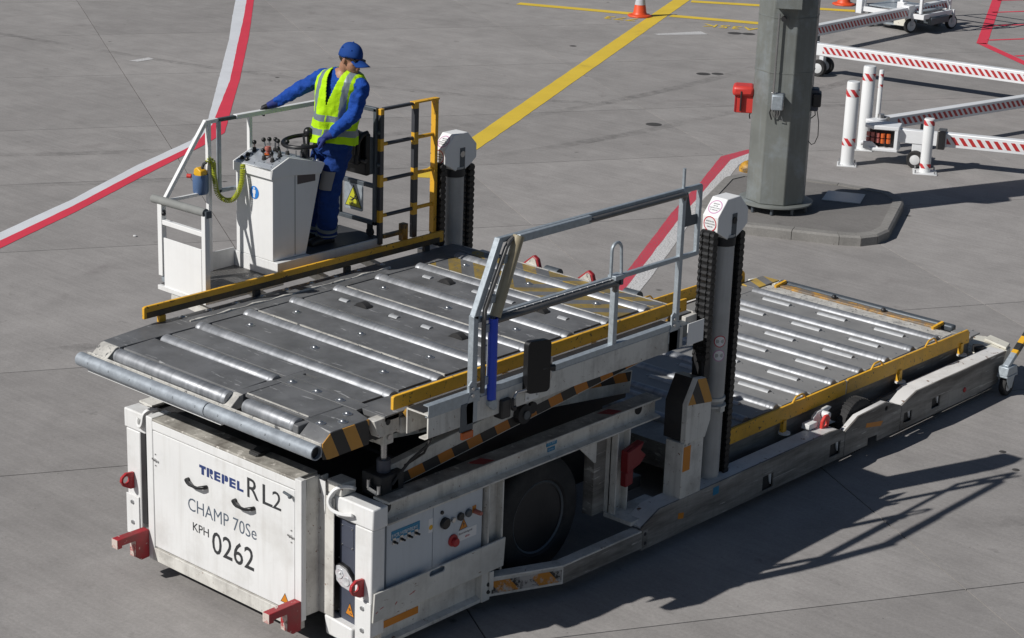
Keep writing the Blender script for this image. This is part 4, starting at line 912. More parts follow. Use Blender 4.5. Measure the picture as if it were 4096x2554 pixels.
# ---------------------------------------------------------------- chassis, front
XO = 2.72
m = MB()                                                              # I-beam of the near side
bp = [(2.715, 1.192), (2.715, 1.178), (2.66, 1.172), (2.655, 1.165), (2.655, 1.055), (2.66, 1.045), (2.715, 1.035), (2.715, 1.022), (2.56, 1.022), (2.56, 1.035), (2.62, 1.045), (2.625, 1.055), (2.625, 1.165), (2.62, 1.172), (2.56, 1.178), (2.56, 1.192)]
m.prism(bp, 'y', -.04, 3.0); ib = m.build('chassis_beam', M['white_dirty'], L)
MB().prism([(p[0]*-1+2*XM, p[1]) for p in bp], 'y', -.04, 3.0).build('chassis_beam', M['white_dirty'], L)
MB().box((2.565, -.035, 1.1925), (2.712, 2.99, 1.196)).build('beam_top_grime', M['top_dirty'], ib)
for y in (.95, 2.42): MB().prism([(2.60, y-.09), (2.70, y-.02), (2.70, y+.10), (2.60, y+.05)], 'z', 1.1965, 1.1975).build('faded_red_mark', M['red_worn'], ib)
q = MB(); 
for y in (-.01, 2.78): q.cyl((2.653, y, 1.13), (2.662, y, 1.13), .042, n=18)
q.build('beam_hole', M['dark'], ib)
MB().box((2.6555, 1.672, 1.112), (2.659, 1.792, 1.168)).build('pressure_sticker', M['label_blue'], ib)
text('sticker_lettering', '11 bar', (2.6595, 1.688, 1.128), SIDE, .036, M['label_pale'], ib, .95)
MB().box((2.6555, 1.688, 1.068), (2.659, 1.772, 1.100)).build('torque_sticker', M['label_blue'], ib)
text('sticker_lettering', '500 Nm', (2.6595, 1.692, 1.077), SIDE, .020, M['label_pale'], ib, .95)
# corner blocks and posts, both sides
for sgn in (1, -1):
    fx = (lambda x: x) if sgn > 0 else (lambda x: 2*XM-x)
    def bx(x0, y0, z0, x1, y1, z1): return MB().box((fx(x0), y0, z0), (fx(x1), y1, z1))
    if sgn > 0: b = bx(2.23, -.19, 1.02, 2.715, -.045, 1.178)
    else: b = bx(2.45, -.19, 1.02, 2.715, -.045, 1.178)
    blk = b.build('corner_block', M['white'], L, bevel=.012)
    bx(2.53, -.185, .205, 2.70, -.055, 1.019).build('corner_post', M['white'], blk, bevel=.012)
    bx(2.55, -.197, .14, 2.705, -.186, .475).build('bolted_plate', M['white'], blk, bevel=.003)
    for z in (.42, .25): MB().cyl((fx(2.625), -.208, z), (fx(2.625), -.197, z), .017, n=6).build('plate_bolt', M['bolt'], blk)
    # red lashing lug
    lp = [(-.188, .64), (-.26, .648), (-.305, .62), (-.312, .585), (-.29, .545), (-.225, .508), (-.188, .505)]
    hl = [(-.262+.030*math.cos(t), .592+.030*math.sin(t)) for t in [2*math.pi*i/16 for i in range(16)]]
    lx_ = fx(2.62); mm = MB().holed([(p[0], p[1]+(.03 if sgn < 0 else 0)) for p in lp], [[(p[0], p[1]+(.03 if sgn < 0 else 0)) for p in hl]], 'x', lx_-.012, lx_+.012)
    mm.build('lashing_lug', M['red'], blk, bevel=.003)
    # bent white towing eye welded on the block
    if sgn > 0:
        ring = [(2.44, -.10, 1.235), (2.40, -.15, 1.245), (2.355, -.195, 1.225), (2.325, -.225, 1.17), (2.325, -.235, 1.12), (2.36, -.235, 1.085), (2.44, -.225, 1.075), (2.53, -.20, 1.085)]
    else:
        ring = [(.30, -.10, 1.22), (.275, -.17, 1.225), (.25, -.205, 1.19), (.235, -.21, 1.12), (.215, -.21, 1.085), (.18, -.205, 1.08), (.165, -.20, 1.105), (.17, -.195, 1.14)]
    rs = resample(ring, 26); mm = MB(); V = []; F = []
    for i, p in enumerate(rs):
        t = (rs[min(i+1, 25)]-rs[max(i-1, 0)]).normalized(); s_ = Vector((0, -1, .3)).cross(t).normalized(); u = Vector((.3, -.8, .5)).normalized()
        for a, c in ((-.012, -.03), (.012, -.03), (.012, .03), (-.012, .03)): V.append(p+s_*a+u*c)
    for i in range(25):
        for j in range(4): F.append((i*4+j, i*4+(j+1) % 4, i*4+4+(j+1) % 4, i*4+4+j))
    F += [(0, 1, 2, 3), (103, 102, 101, 100)]; mm.add(V, F); mm.build('towing_eye', M['white'], blk, bevel=.004)
MB().box((.245, -.178, .20), (.45, -.10, 1.15)).build('black_gap', M['dark'], L)
q = MB(); q.prism([(.175, .27), (.235, .28), (.235, 1.03), (.175, 1.03)], 'y', -.188, -.18); q.build('vent_slot', M['black'], L)
# front cover with the lettering
YD = -.37
m = MB(); m.box((.558, -.338, .30), (2.126, -.16, 1.268)); hood = m.build('front_hood', M['white'], L)
MB().prism([(-.371, 1.289), (-.16, 1.289), (-.16, 1.271), (-.371, 1.271)], 'x', .558, 2.126).build('hood_top', M['top_dirty'], hood, bevel=.004)
MB().box((.484, YD-.004, .14), (.556, -.19, 1.296)).build('hood_frame', M['white'], hood, bevel=.006)
MB().box((2.128, YD-.006, .22), (2.196, -.33, 1.292)).build('hood_frame', M['white'], hood, bevel=.004)
m = MB(); m.box((2.186, -.33, .25), (2.196, -.20, 1.292)); m.box((2.196, -.21, .25), (2.345, -.20, 1.16)); m.prism([(-.20, 1.285), (-.20, .95), (-.135, 1.0), (-.135, 1.285)], 'x', 2.196, 2.21); m.build('hood_side', M['white_dirty'], hood, bevel=.003)
MB().prism([(2.20, 1.27), (2.262, 1.265), (2.262, 1.02)], 'y', -.215, -.205).build('gusset', M['white'], hood)
MB().box((2.25, -.19, 1.18), (2.40, -.05, 1.275)).build('step_block', M['white_dirty'], hood, bevel=.008)
MB().box((.53, -.375, .14), (2.16, -.31, .245)).build('hood_sill', M['white_dirty'], hood, bevel=.005)
MB().box((.556, YD, 1.205), (2.128, -.34, 1.27)).build('hood_strip', M['white'], hood, bevel=.003)
door = MB().box((.563, YD-.003, .262), (2.122, -.343, 1.198)).build('hood_door', M['white'], hood, bevel=.004)
yf = YD-.0036
T_ = lambda body, x, z, s_, mt, sx, b: text('door_lettering', body, (x, yf, z), FRONT, s_, M[mt], door, sx, b)
def slanted(o, deg): o.rotation_euler = FRONT; return o
# maker's block lettering: heavy letters, cut apart from slabs
def block(letters, x, z, h_, wl, gap, drop):
    mm = MB()
    def bar2(x0, z0, x1, z1): mm.box((x0, yf, z0), (x1, yf-.0008, z1))
    cx = x; t = wl*.36
    for ch in letters:
        zz = z
        if ch == 'T': bar2(cx, zz+h_*.70, cx+wl, zz+h_); bar2(cx+wl*.32, zz, cx+wl*.72, zz+h_*.70)
        if ch == 'R':
            bar2(cx, zz, cx+t, zz+h_); mm.prism([(cx+t+.006, zz+h_), (cx+wl*.8, zz+h_), (cx+wl*.95, zz+h_*.85), (cx+wl*.95, zz+h_*.6), (cx+wl*.8, zz+h_*.45), (cx+t+.006, zz+h_*.45)], 'y', yf, yf-.0008)
            mm.prism([(cx+t+.006, zz+h_*.40), (cx+wl*.62, zz+h_*.40), (cx+wl, zz), (cx+wl*.66, zz)], 'y', yf, yf-.0008)
        if ch == 'P':
            bar2(cx, zz, cx+t, zz+h_); mm.prism([(cx+t+.006, zz+h_), (cx+wl*.8, zz+h_), (cx+wl*.95, zz+h_*.85), (cx+wl*.95, zz+h_*.5), (cx+wl*.8, zz+h_*.36), (cx+t+.006, zz+h_*.36)], 'y', yf, yf-.0008)
        if ch == 'E':
            bar2(cx, zz, cx+t, zz+h_)
            for a in (0, .39, .76): bar2(cx+t, zz+h_*a, cx+wl*.92, zz+h_*(a+.24))
        if ch == 'L': bar2(cx, zz, cx+t, zz+h_); bar2(cx+t, zz, cx+wl*.95, zz+h_*.26)
        cx += wl+gap
    return mm.build('maker_lettering', M['text_navy'], door, smooth=0)
block('TREPEL', 1.098, 1.018, .072, .073, .0105, 0)
TF = lambda body, x0, x1, z0, z1, mt, b=0.: text_fit('door_lettering', body, x0, x1, z0, z1, lambda x, z: (x, yf, z), FRONT, M[mt], door, b)
TF('R', 1.626, 1.750, 1.0, 1.150, 'text_black', .004); TF('L', 1.790, 1.895, .998, 1.148, 'text_black', .004); TF('2', 1.893, 1.985, .998, 1.132, 'text_black', .0)
TF('CHAMP 70Se', .962, 1.722, .690, .792, 'text_slate', -.004); TF('KPH', 1.012, 1.194, .540, .606, 'text_black', .004); TF('0262', 1.230, 1.692, .434, .610, 'text_black', .006)
for x0, x1, z in ((.975, 1.18, .935), (1.50, 1.70, .932)):
    MB().tube([(x0, YD-.006, z), (x0+.004, YD-.03, z+.002), (x0+.035, YD-.045, z-.005), (x0+.06, YD-.05, z-.012), (x1-.06, YD-.05, z-.012), (x1-.035, YD-.045, z-.005), (x1-.004, YD-.03, z+.002), (x1, YD-.006, z)], [.016, .016, .013, .011, .011, .013, .016, .016], 10).build('door_handle', M['black_gloss'], door)
for x, z in ((.59, .975), (2.09, .845)):
    q = MB(); q.cyl((x, YD-.02, z), (x, YD-.003, z), .010, n=10); q.bar((x-.03, YD-.012, z+.005), (x+.035, YD-.012, z-.006), .008, .012)
    for dz in (.045, -.045): q.cyl((x+.003, YD-.009, z+dz), (x+.003, YD-.003, z+dz), .006, n=8)
    q.build('door_latch', M['steel'], door)
q = MB(); q.cyl((2.03, YD-.02, 1.165), (2.105, YD-.02, 1.155), .010, n=8); q.sph((2.105, YD-.03, 1.155), .016, 8); q.build('door_catch', M['galv_dark'], door)
MB().prism([(1.975, .306), (2.07, .306), (2.022, .384)], 'y', yf, yf-.0008).build('warning_triangle', M['text_black'], door)
MB().prism([(1.983, .311), (2.062, .311), (2.022, .376)], 'y', yf-.0009, yf-.0016).build('warning_face', M['orange'], door)
q = MB(); q.box((1.56, -.30, 1.289), (1.66, -.22, 1.312)); q.prism([(-.31, 1.30), (-.24, 1.33), (-.17, 1.33), (-.17, 1.29), (-.31, 1.29)], 'x', 1.57, 1.65); q.build('rubber_stop', M['rubber'], hood, bevel=.005)
# red forked tow hooks under the cover
for x in (.46, 2.16):
    m = MB(); m.prism([(-.672, .380), (-.672, .303), (-.628, .303), (-.628, .322), (-.505, .322), (-.505, .19), (-.452, .15), (-.376, .155), (-.376, .380)], 'x', x-.035, x+.035); tk = m.build('tow_hook', M['red_worn'], L, bevel=.006)
    MB().box((x-.033, -.6745, .306), (x+.033, -.6715, .377)).build('worn_end', M['worn_end'], tk); MB().box((x-.033, -.508, .19), (x+.033, -.5055, .32)).build('worn_end', M['worn_end'], tk)
# right-hand lamp panel
lp_ = MB().box((2.345, -.15, .22), (2.535, -.06, 1.018)).build('lamp_panel', M['navy'], L, bevel=.003)
MB().box((2.20, -.12, .20), (2.345, -.06, 1.05)).build('panel_recess', M['black'], lp_)
MB().box((2.365, -.154, .80), (2.485, -.15, .965)).build('panel_cover', M['navy'], lp_, bevel=.002)
for x, z in ((2.375, .955), (2.475, .95), (2.375, .81), (2.475, .805), (2.345, .70), (2.525, .78), (2.525, .40), (2.345, .30)): MB().cyl((x, -.16, z), (x, -.154, z), .006, n=8).build('panel_screw', M['steel'], lp_)
hx = [(2.335, .655), (2.375, .672), (2.45, .655), (2.51, .60), (2.537, .545), (2.532, .505), (2.48, .49), (2.40, .50), (2.345, .535), (2.325, .60)]
hl_ = MB().prism(hx, 'y', -.185, -.145).build('headlight', M['black_gloss'], lp_, bevel=.008)
c_ = (2.43, .575); hx2 = [((p[0]-c_[0])*.9+c_[0], (p[1]-c_[1])*.9+c_[1]) for p in hx]
MB().prism(hx2, 'y', -.1885, -.1862).build('reflector', M['reflector'], hl_)
for cx, cz, r_ in ((2.385, .60, .036), (2.455, .56, .032)):
    MB().lathe([(0, -.1890), (r_*.5, -.1905), (r_*.9, -.195), (r_, -.1955), (r_*1.02, -.189)], (cx, 0, cz), 'y', 18, cap=False).build('lamp_bowl', M['reflector'], hl_)
MB().sph((2.39, -.193, .605), .009, 10).build('bulb', M['label_white'], hl_)
MB().prism([(2.25, .245), (2.535, .225), (2.535, .09), (2.27, .10)], 'y', -.21, -.06).build('lamp_ledge', M['white'], lp_, bevel=.012)
q = MB().prism([(2.405, .285), (2.50, .275), (2.452, .385)], 'y', -.1505, -.1515).build('warning_triangle', M['text_black'], lp_)
MB().prism([(2.414, .292), (2.491, .283), (2.452, .375)], 'y', -.1517, -.1525).build('warning_face', M['orange'], q)
mm = MB()
for a, b, t in (((2.44, .337), (2.466, .327), .006), ((2.452, .34), (2.452, .32), .006), ((2.455, .303), (2.475, .298), .006)):
    d = Vector((b[0]-a[0], b[1]-a[1])).normalized(); n = Vector((-d.y, d.x))*t/2; mm.prism([(a[0]+n.x, a[1]+n.y), (b[0]+n.x, b[1]+n.y), (b[0]-n.x, b[1]-n.y), (a[0]-n.x, a[1]-n.y)], 'y', -.1527, -.1533)
mm.build('warning_mark', M['text_black'], q)
# ---------------------------------------------------------------- chassis, near side
MB().box((.1, -.05, .18), (2.6, .95, 1.15)).build('engine_housing', M['dark'], L)
def cab_door(y0, y1): return MB().box((2.61, y0, .30), (2.678, y1, 1.035)).build('cabinet_door', M['panelgrey'], L, bevel=.003)
d1, d2 = cab_door(-.02, .436), cab_door(.442, .955)
xs = 2.6785
MB().box((xs, .022, .878), (xs+.0015, .303, .945)).build('blue_label', M['label_blue'], d1)
text('label_lettering', 'ELEKTR. NOTBEDIENUNG', (xs+.002, .026, .893), SIDE, .040, M['label_white'], d1, .545)
for i, y in enumerate((.050, .123, .196, .267)):
    MB().box((xs, y-.018, .842), (xs+.004, y+.014, .905)).build('switch_plate', M['steel'], d1)
    MB().box((xs+.0042, y-.016, .890), (xs+.005, y+.012, .903)).build('switch_label', M['label_blue'], d1)
    MB().lathe([(.011, xs), (.011, xs+.012), (.007, xs+.014), (.009, xs+.034), (0, xs+.038)], (0, y+.002, .86), 'x', 10).build('rocker_switch', M['black_gloss'], d1)
MB().box((xs, .392, .818), (xs+.001, .435, .925)).build('white_sticker', M['label_white'], d1); MB().disc((xs+.0012, .415, .857), .019, 'x', .0008).build('yellow_seal', M['yellow_clean'], d1)
def knob(y, z, r_, h_, mt): MB().lathe([(r_, xs), (r_, xs+h_*.8), (r_*.85, xs+h_), (0, xs+h_)], (0, y, z), 'x', 20).build('panel_knob', M[mt], d2)
knob(.525, .938, .014, .012, 'black_gloss'); knob(.552, .850, .043, .03, 'black_gloss'); knob(.637, .848, .020, .02, 'steel'); knob(.717, .850, .031, .02, 'black'); knob(.80, .853, .031, .02, 'galv_dark'); knob(.655, .672, .034, .035, 'red'); knob(.645, .685, .046, .012, 'red')
MB().lathe([(.018, xs), (.018, xs+.05), (.015, xs+.07), (0, xs+.07)], (0, .87, .845), 'x', 16).build('red_plunger', M['red_faded'], d2); MB().box((xs, .847, .835), (xs+.002, .885, .89)).build('plunger_plate', M['orange'], d2)
q = MB().prism([(.708, .738), (.80, .742), (.756, .825)], 'x', xs, xs+.001).build('warning_triangle', M['text_black'], d2); MB().prism([(.717, .744), (.791, .747), (.756, .815)], 'x', xs+.0012, xs+.002).build('warning_face', M['orange'], q)
MB().prism([(.76, .80), (.745, .778), (.757, .776), (.75, .755), (.768, .782), (.756, .783)], 'x', xs+.0022, xs+.003).build('bolt_mark', M['text_black'], q)
MB().box((xs, .70, .652), (xs+.001, .896, .732)).build('white_sticker', M['label_white'], d2)
text('label_lettering', 'Batterieladegerät', (xs+.0015, .707, .702), SIDE, .026, M['print_grey'], d2, .80); text('label_lettering', 'aktiv', (xs+.0015, .775, .667), SIDE, .027, M['red'], d2, .95)
# H-posts between beam and sill
hpz = [(2.70, .985), (2.70, .999), (2.655, 1.06), (2.655, 1.08), (2.70, 1.135), (2.70, 1.15)]
def hpost(y0, y1, z0, z1):
    m = MB(); m.box((2.60, y0, z0), (2.712, y0+.014, z1)); m.box((2.60, y1-.014, z0), (2.712, y1, z1)); m.box((2.64, y0, z0), (2.655, y1, z1)); return m.build('frame_post', M['white_dirty'], L, bevel=.002)
hpost(.985, 1.15, .30, 1.022); hpost(2.47, 2.63, .33, 1.022)
MB().box((2.50, 2.33, .33), (2.60, 2.475, 1.022)).build('frame_post', M['skirt'], L)  # white post; its shade under the platform is put into this darker paint
gus = MB().prism([(2.06, 1.022), (2.335, 1.022), (2.335, .79), (2.315, .79)], 'x', 2.60, 2.612).build('gusset', M['white_dirty'], L)
MB().box((2.6125, 2.13, .985), (2.614, 2.31, 1.02)).build('orange_sticker', M['orange'], gus)
slot = [(.362+.021, .503)]+[(.523+.021*math.cos(R(a))-.021, .524+.021*math.sin(R(a))) for a in range(-90, 91, 30)]+[(.383+.021*math.cos(R(a)), .524+.021*math.sin(R(a))) for a in range(90, 271, 30)]
gd = MB().holed([(-.195, .335), (1.15, .335), (1.165, .562), (-.18, .552)], [slot[1:]], 'x', 2.715, 2.73).build('guard_plate', M['skirt'], L, bevel=.004)

for y0_, z0_, w0_, h0_ in ((.02, .405, .018, .012), (-.13, .42, .035, .006), (-.17, .40, .02, .007), (.16, .435, .05, .005), (.19, .445, .03, .004)):
    MB().prism([(y0_, z0_), (y0_+w0_, z0_+h0_*1.3), (y0_+w0_, z0_+h0_*2.2), (y0_, z0_+h0_)], 'x', 2.7302, 2.7308).build('red_scuff', M['red'], gd)
gd.data.materials.clear(); gd.data.materials.append(M['guard']) if 'guard' in M else gd.data.materials.append(M['white_dirty'])
m = MB(); m.prism([(2.46, .33), (2.70, .33), (2.70, .315), (2.66, .300), (2.66, .145), (2.71, .13), (2.71, .105), (2.46, .105)], 'y', -.05, .98); sill = m.build('side_sill', M['white_dirty'], L)
MB().box((2.6602, -.03, .215), (2.663, .32, .270)).build('reflective_strip', M['orange'], sill)
MB().box((2.46, .93, .10), (2.72, 1.02, .40)).build('sill_end', M['white_dirty'], L, bevel=.006)
MB().box((2.723, 1.0, .18), (2.735, 1.04, .33)).build('end_plate', M['white_dirty'], L)
# outrigger rail running round the wheel
pl_ = [(2.70, .97), (2.96, 1.57), (2.98, 2.49)]; pi_ = [(2.60, 1.0), (2.86, 1.60), (2.88, 2.49)]
for a, b, c, d, nm in ((pl_[0], pl_[1], pi_[1], pi_[0], 1), (pl_[1], pl_[2], pi_[2], pi_[1], 0)):
    w0 = MB().prism([a, b, c, d], 'z', .262, .278); 
    o_ = w0.build('wheel_guard_rail', M['white_dirty'], L, bevel=.003)
    a_, b_ = Vector((*a, 0)), Vector((*b, 0)); n_ = Vector((b_.y-a_.y, -(b_.x-a_.x), 0)).normalized()
    q = MB(); e = n_*-.012
    q.add([a_+Vector((0, 0, .125)), b_+Vector((0, 0, .125)), b_+Vector((0, 0, .262)), a_+Vector((0, 0, .262)), a_+e+Vector((0, 0, .125)), b_+e+Vector((0, 0, .125)), b_+e+Vector((0, 0, .262)), a_+e+Vector((0, 0, .262))], [(0, 1, 2, 3), (7, 6, 5, 4), (0, 4, 5, 1), (1, 5, 6, 2), (2, 6, 7, 3), (3, 7, 4, 0)])
    q.build('rail_web', M['skirt'] if not nm else M['white_dirty'], o_)
    if nm:
        t = lambda f_, z: a_.lerp(b_, f_)+n_*.003+Vector((0, 0, z))
        q = MB().add([t(.10, .145), t(.98, .145), t(.98, .245), t(.10, .245)], [(0, 1, 2, 3)]).build('hazard_strip', M['hazard_worn'], o_, smooth=0)
        for z in (.17, .23): MB().cyl(t(.05, z), t(.05, z)+n_*.012, .016, n=8).build('rail_bolt', M['black'], o_)
    MB().prism([c, d, (d[0]-.02, d[1]), (c[0]-.02, c[1])], 'z', .10, .262).build('rail_back', M['dark'], o_)
MB().box((2.62, 2.45, .30), (2.90, 2.98, .335)).build('floor_plate', M['white_dirty'], L, bevel=.003)
# front wheels
def wheel(x, y, z, R0, wd, rr, side):
    wo_ = link('road_wheel', None, L, (x, y, z)); s_ = side
    pr = [(rr, -wd*.40*s_), (rr+.03, -wd*.5*s_), (R0*.86, -wd*.5*s_), (R0*.96, -wd*.40*s_), (R0, -wd*.25*s_), (R0, wd*.25*s_), (R0*.96, wd*.40*s_), (R0*.86, wd*.5*s_), (rr+.03, wd*.5*s_), (rr, wd*.40*s_)]
    MB().lathe([(rr, -wd*.4*s_)]+pr[1:]+[(rr, -wd*.4*s_)], axis='x', n=48, cap=False).build('tyre', M['tyre'], wo_)
    q = MB().lathe([(rr+.008, wd*.41*s_), (rr-.012, wd*.43*s_), (rr-.025, wd*.25*s_), (rr-.05, -wd*.15*s_), (rr*.60, -wd*.22*s_), (rr*.50, -wd*.10*s_), (rr*.40, wd*.22*s_), (rr*.34, wd*.30*s_), (0, wd*.30*s_)], axis='x', n=40); MB().lathe([(rr-.004, wd*.425*s_), (rr+.010, wd*.455*s_), (rr+.016, wd*.43*s_)], axis='x', n=48, cap=False).build('rim_ring', M['galv_dark'], wo_); rim = q.build('rim', M['black'], wo_)
    q = MB()
    for i in range(10):
        t = 2*math.pi*i/10; q.cyl((-wd*.22*s_, rr*.62*math.cos(t), rr*.62*math.sin(t)), (-wd*.12*s_, rr*.62*math.cos(t), rr*.62*math.sin(t)), .016, n=6)
    q.build('wheel_nuts', M['grey_tube'], wo_)
    MB().cyl((wd*.30*s_, .03, .06), (wd*.34*s_, .03, .06), .024, n=14).build('valve_cap', M['red'], wo_)
    return wo_
wheel(2.42, 1.735, .49, .49, .30, .282, 1); wheel(.27, 1.735, .49, .49, .30, .282, -1)
MB().cyl((.3, 1.735, .49), (2.4, 1.735, .49), .09, n=14).build('axle', M['dark'], L)
MB().box((.35, 1.0, .40), (2.2, 2.9, 1.0)).build('gearbox', M['dark'], L)
q = MB(); q.box((2.3, 2.68, .42), (2.62, 2.92, .52)); q.cyl((2.5, 2.78, .5), (2.5, 2.78, .62), .06, n=14); q.build('hydraulic_pump', M['black'], L, bevel=.01)

# ---------------------------------------------------------------- lower platform
m = MB(); m.box((.02, 3.70, .24), (2.66, 8.12, .468)); low = m.build('lower_platform', M['skirt'], L)
MB().box((.02, 3.72, .47), (.235, 8.20, .497)).build('border_plate', M['deck_low'], low, bevel=.003); MB().box((2.47, 3.72, .47), (2.665, 8.20, .497)).build('border_plate', M['deck_low'], low, bevel=.003)
rl = MB().lathe([(.0, -1.105), (.051, -1.105), (.058, -1.095), (.058, 1.02), (.056, 1.023), (.058, 1.027), (.058, 1.06), (.055, 1.065), (.058, 1.07), (.058, 1.095), (.051, 1.105), (.0, 1.105)], axis='x', n=28).mesh('roller', M['roller'])
YL = [7.86-.466*i for i in range(9)]
for y in YL: link('roller', rl, low, (1.345, y, .474))
st = MB(); n = 10
st.prism([(.034*math.cos(R(a)), .034*math.sin(R(a))-.012) for a in range(20, 161, 20)], 'x', -.165, .165); st_me = st.mesh('guide_strip', M['strip'])
for i in range(8):
    y1, y0 = YL[i]-.062, YL[i+1]+.075
    pl = MB().box((.245, y0, .474), (2.46, y1, .499)).build('deck_plate', M['deck_low'], low, bevel=.003)
    for x in (.66, 1.338, 2.017): link('guide_strip', st_me, pl, (x, (y0+y1)/2+.045, .499))
    q = MB()
    for x in (2.40, .30): q.cyl((x, (y0+y1)/2, .499), (x, (y0+y1)/2, .502), .01, n=8)
    for x in (.66, 1.338, 2.017):
        for dx in (-.205, .205): q.cyl((x+dx, (y0+y1)/2+.045, .499), (x+dx, (y0+y1)/2+.045, .504), .008, n=8)
    q.build('plate_screws', M['bolt'], pl)
MB().box((.245, 7.925, .474), (2.46, 8.14, .498)).build('deck_plate', M['deck_edge'], low, bevel=.003)
# end stop: folded bar with worn yellow paint
q = MB().box((.30, 8.15, .47), (2.28, 8.24, .515)).build('end_stop', M['yellow_worn'], low, bevel=.006)
MB().box((.28, 8.245, .46), (2.40, 8.33, .535)).build('end_tube', M['galv_dark'], low, bevel=.02)
for x in (.36, 2.27): MB().bar((x-.015, 8.10, .508), (x+.015, 8.25, .545), .03, .03).build('stop_lever', M['yellow'], low)
for x in (1.02, 1.62): MB().sph((x, 8.20, .53), .028, 10).build('stop_knob', M['black'], low)
MB().box((.02, 7.9, .498), (.24, 8.33, .512)).build('corner_plate', M['deck_hazard_low'], low, bevel=.003)
MB().box((2.44, 8.14, .498), (2.665, 8.33, .515)).build('corner_plate', M['deck_low'], low, bevel=.003); MB().cyl((2.56, 8.22, .515), (2.56, 8.22, .518), .045, n=18).build('corner_hole', M['dark'], low)
def lowrail(x0, x1, out):
    a = MB().prism([(4.0, .508), (4.0, .632), (4.02, .645), (5.775, .645), (5.79, .63), (5.79, .508)], 'x', x0, x1).build('guide_rail', M['yellow'], low, bevel=.004)
    b = MB().prism([(5.805, .508), (5.805, .635), (5.83, .647), (7.99, .632), (8.02, .60), (8.03, .49)], 'x', x0, x1).build('guide_rail', M['yellow'], low, bevel=.004)
    MB().box((x0+.003, 5.785, .51), (x1-.003, 5.81, .635)).build('rail_joint', M['galv'], a)
    for y in (5.02, 6.30, 7.27):
        MB().tube([(x0+.012, y-.085, .638), (x0+.012, y-.05, .672), (x0+.012, y-.03, .688), (x0+.012, y+.065, .690), (x0+.012, y+.085, .68), (x0+.012, y+.125, .64)], .009, 8).build('grab_handle', M['yellow'], a if y < 5.8 else b)
    xo = x1-.005 if out > 0 else x0+.005
    for y in (4.80, 6.72, 7.87):
        pr = MB().prism([(y-.022, .52), (y+.022, .52), (y+.028, .415), (y-.028, .415)], 'x', xo-.012, xo+.022*out).build('rail_peg', M['yellow'], a if y < 5.8 else b)
        MB().cyl((xo+.02*out, y, .40), (xo+.02*out, y, .414), .055, n=18).build('peg_foot', M['white'], pr)
lowrail(2.688, 2.712, 1); lowrail(-.022, .002, -1)
MB().tube([(2.80, 6.0, .36), (2.80, 8.0, .36), (2.78, 8.2, .36)], .03, 8).build('brake_pipe', M['dark'], low)
MB().box((2.71, 3.9, .16), (2.80, 8.1, .22)).build('trough_floor', M['dark'], low); MB().box((-.11, 3.9, .16), (-.02, 8.1, .22)).build('trough_floor', M['dark'], low)
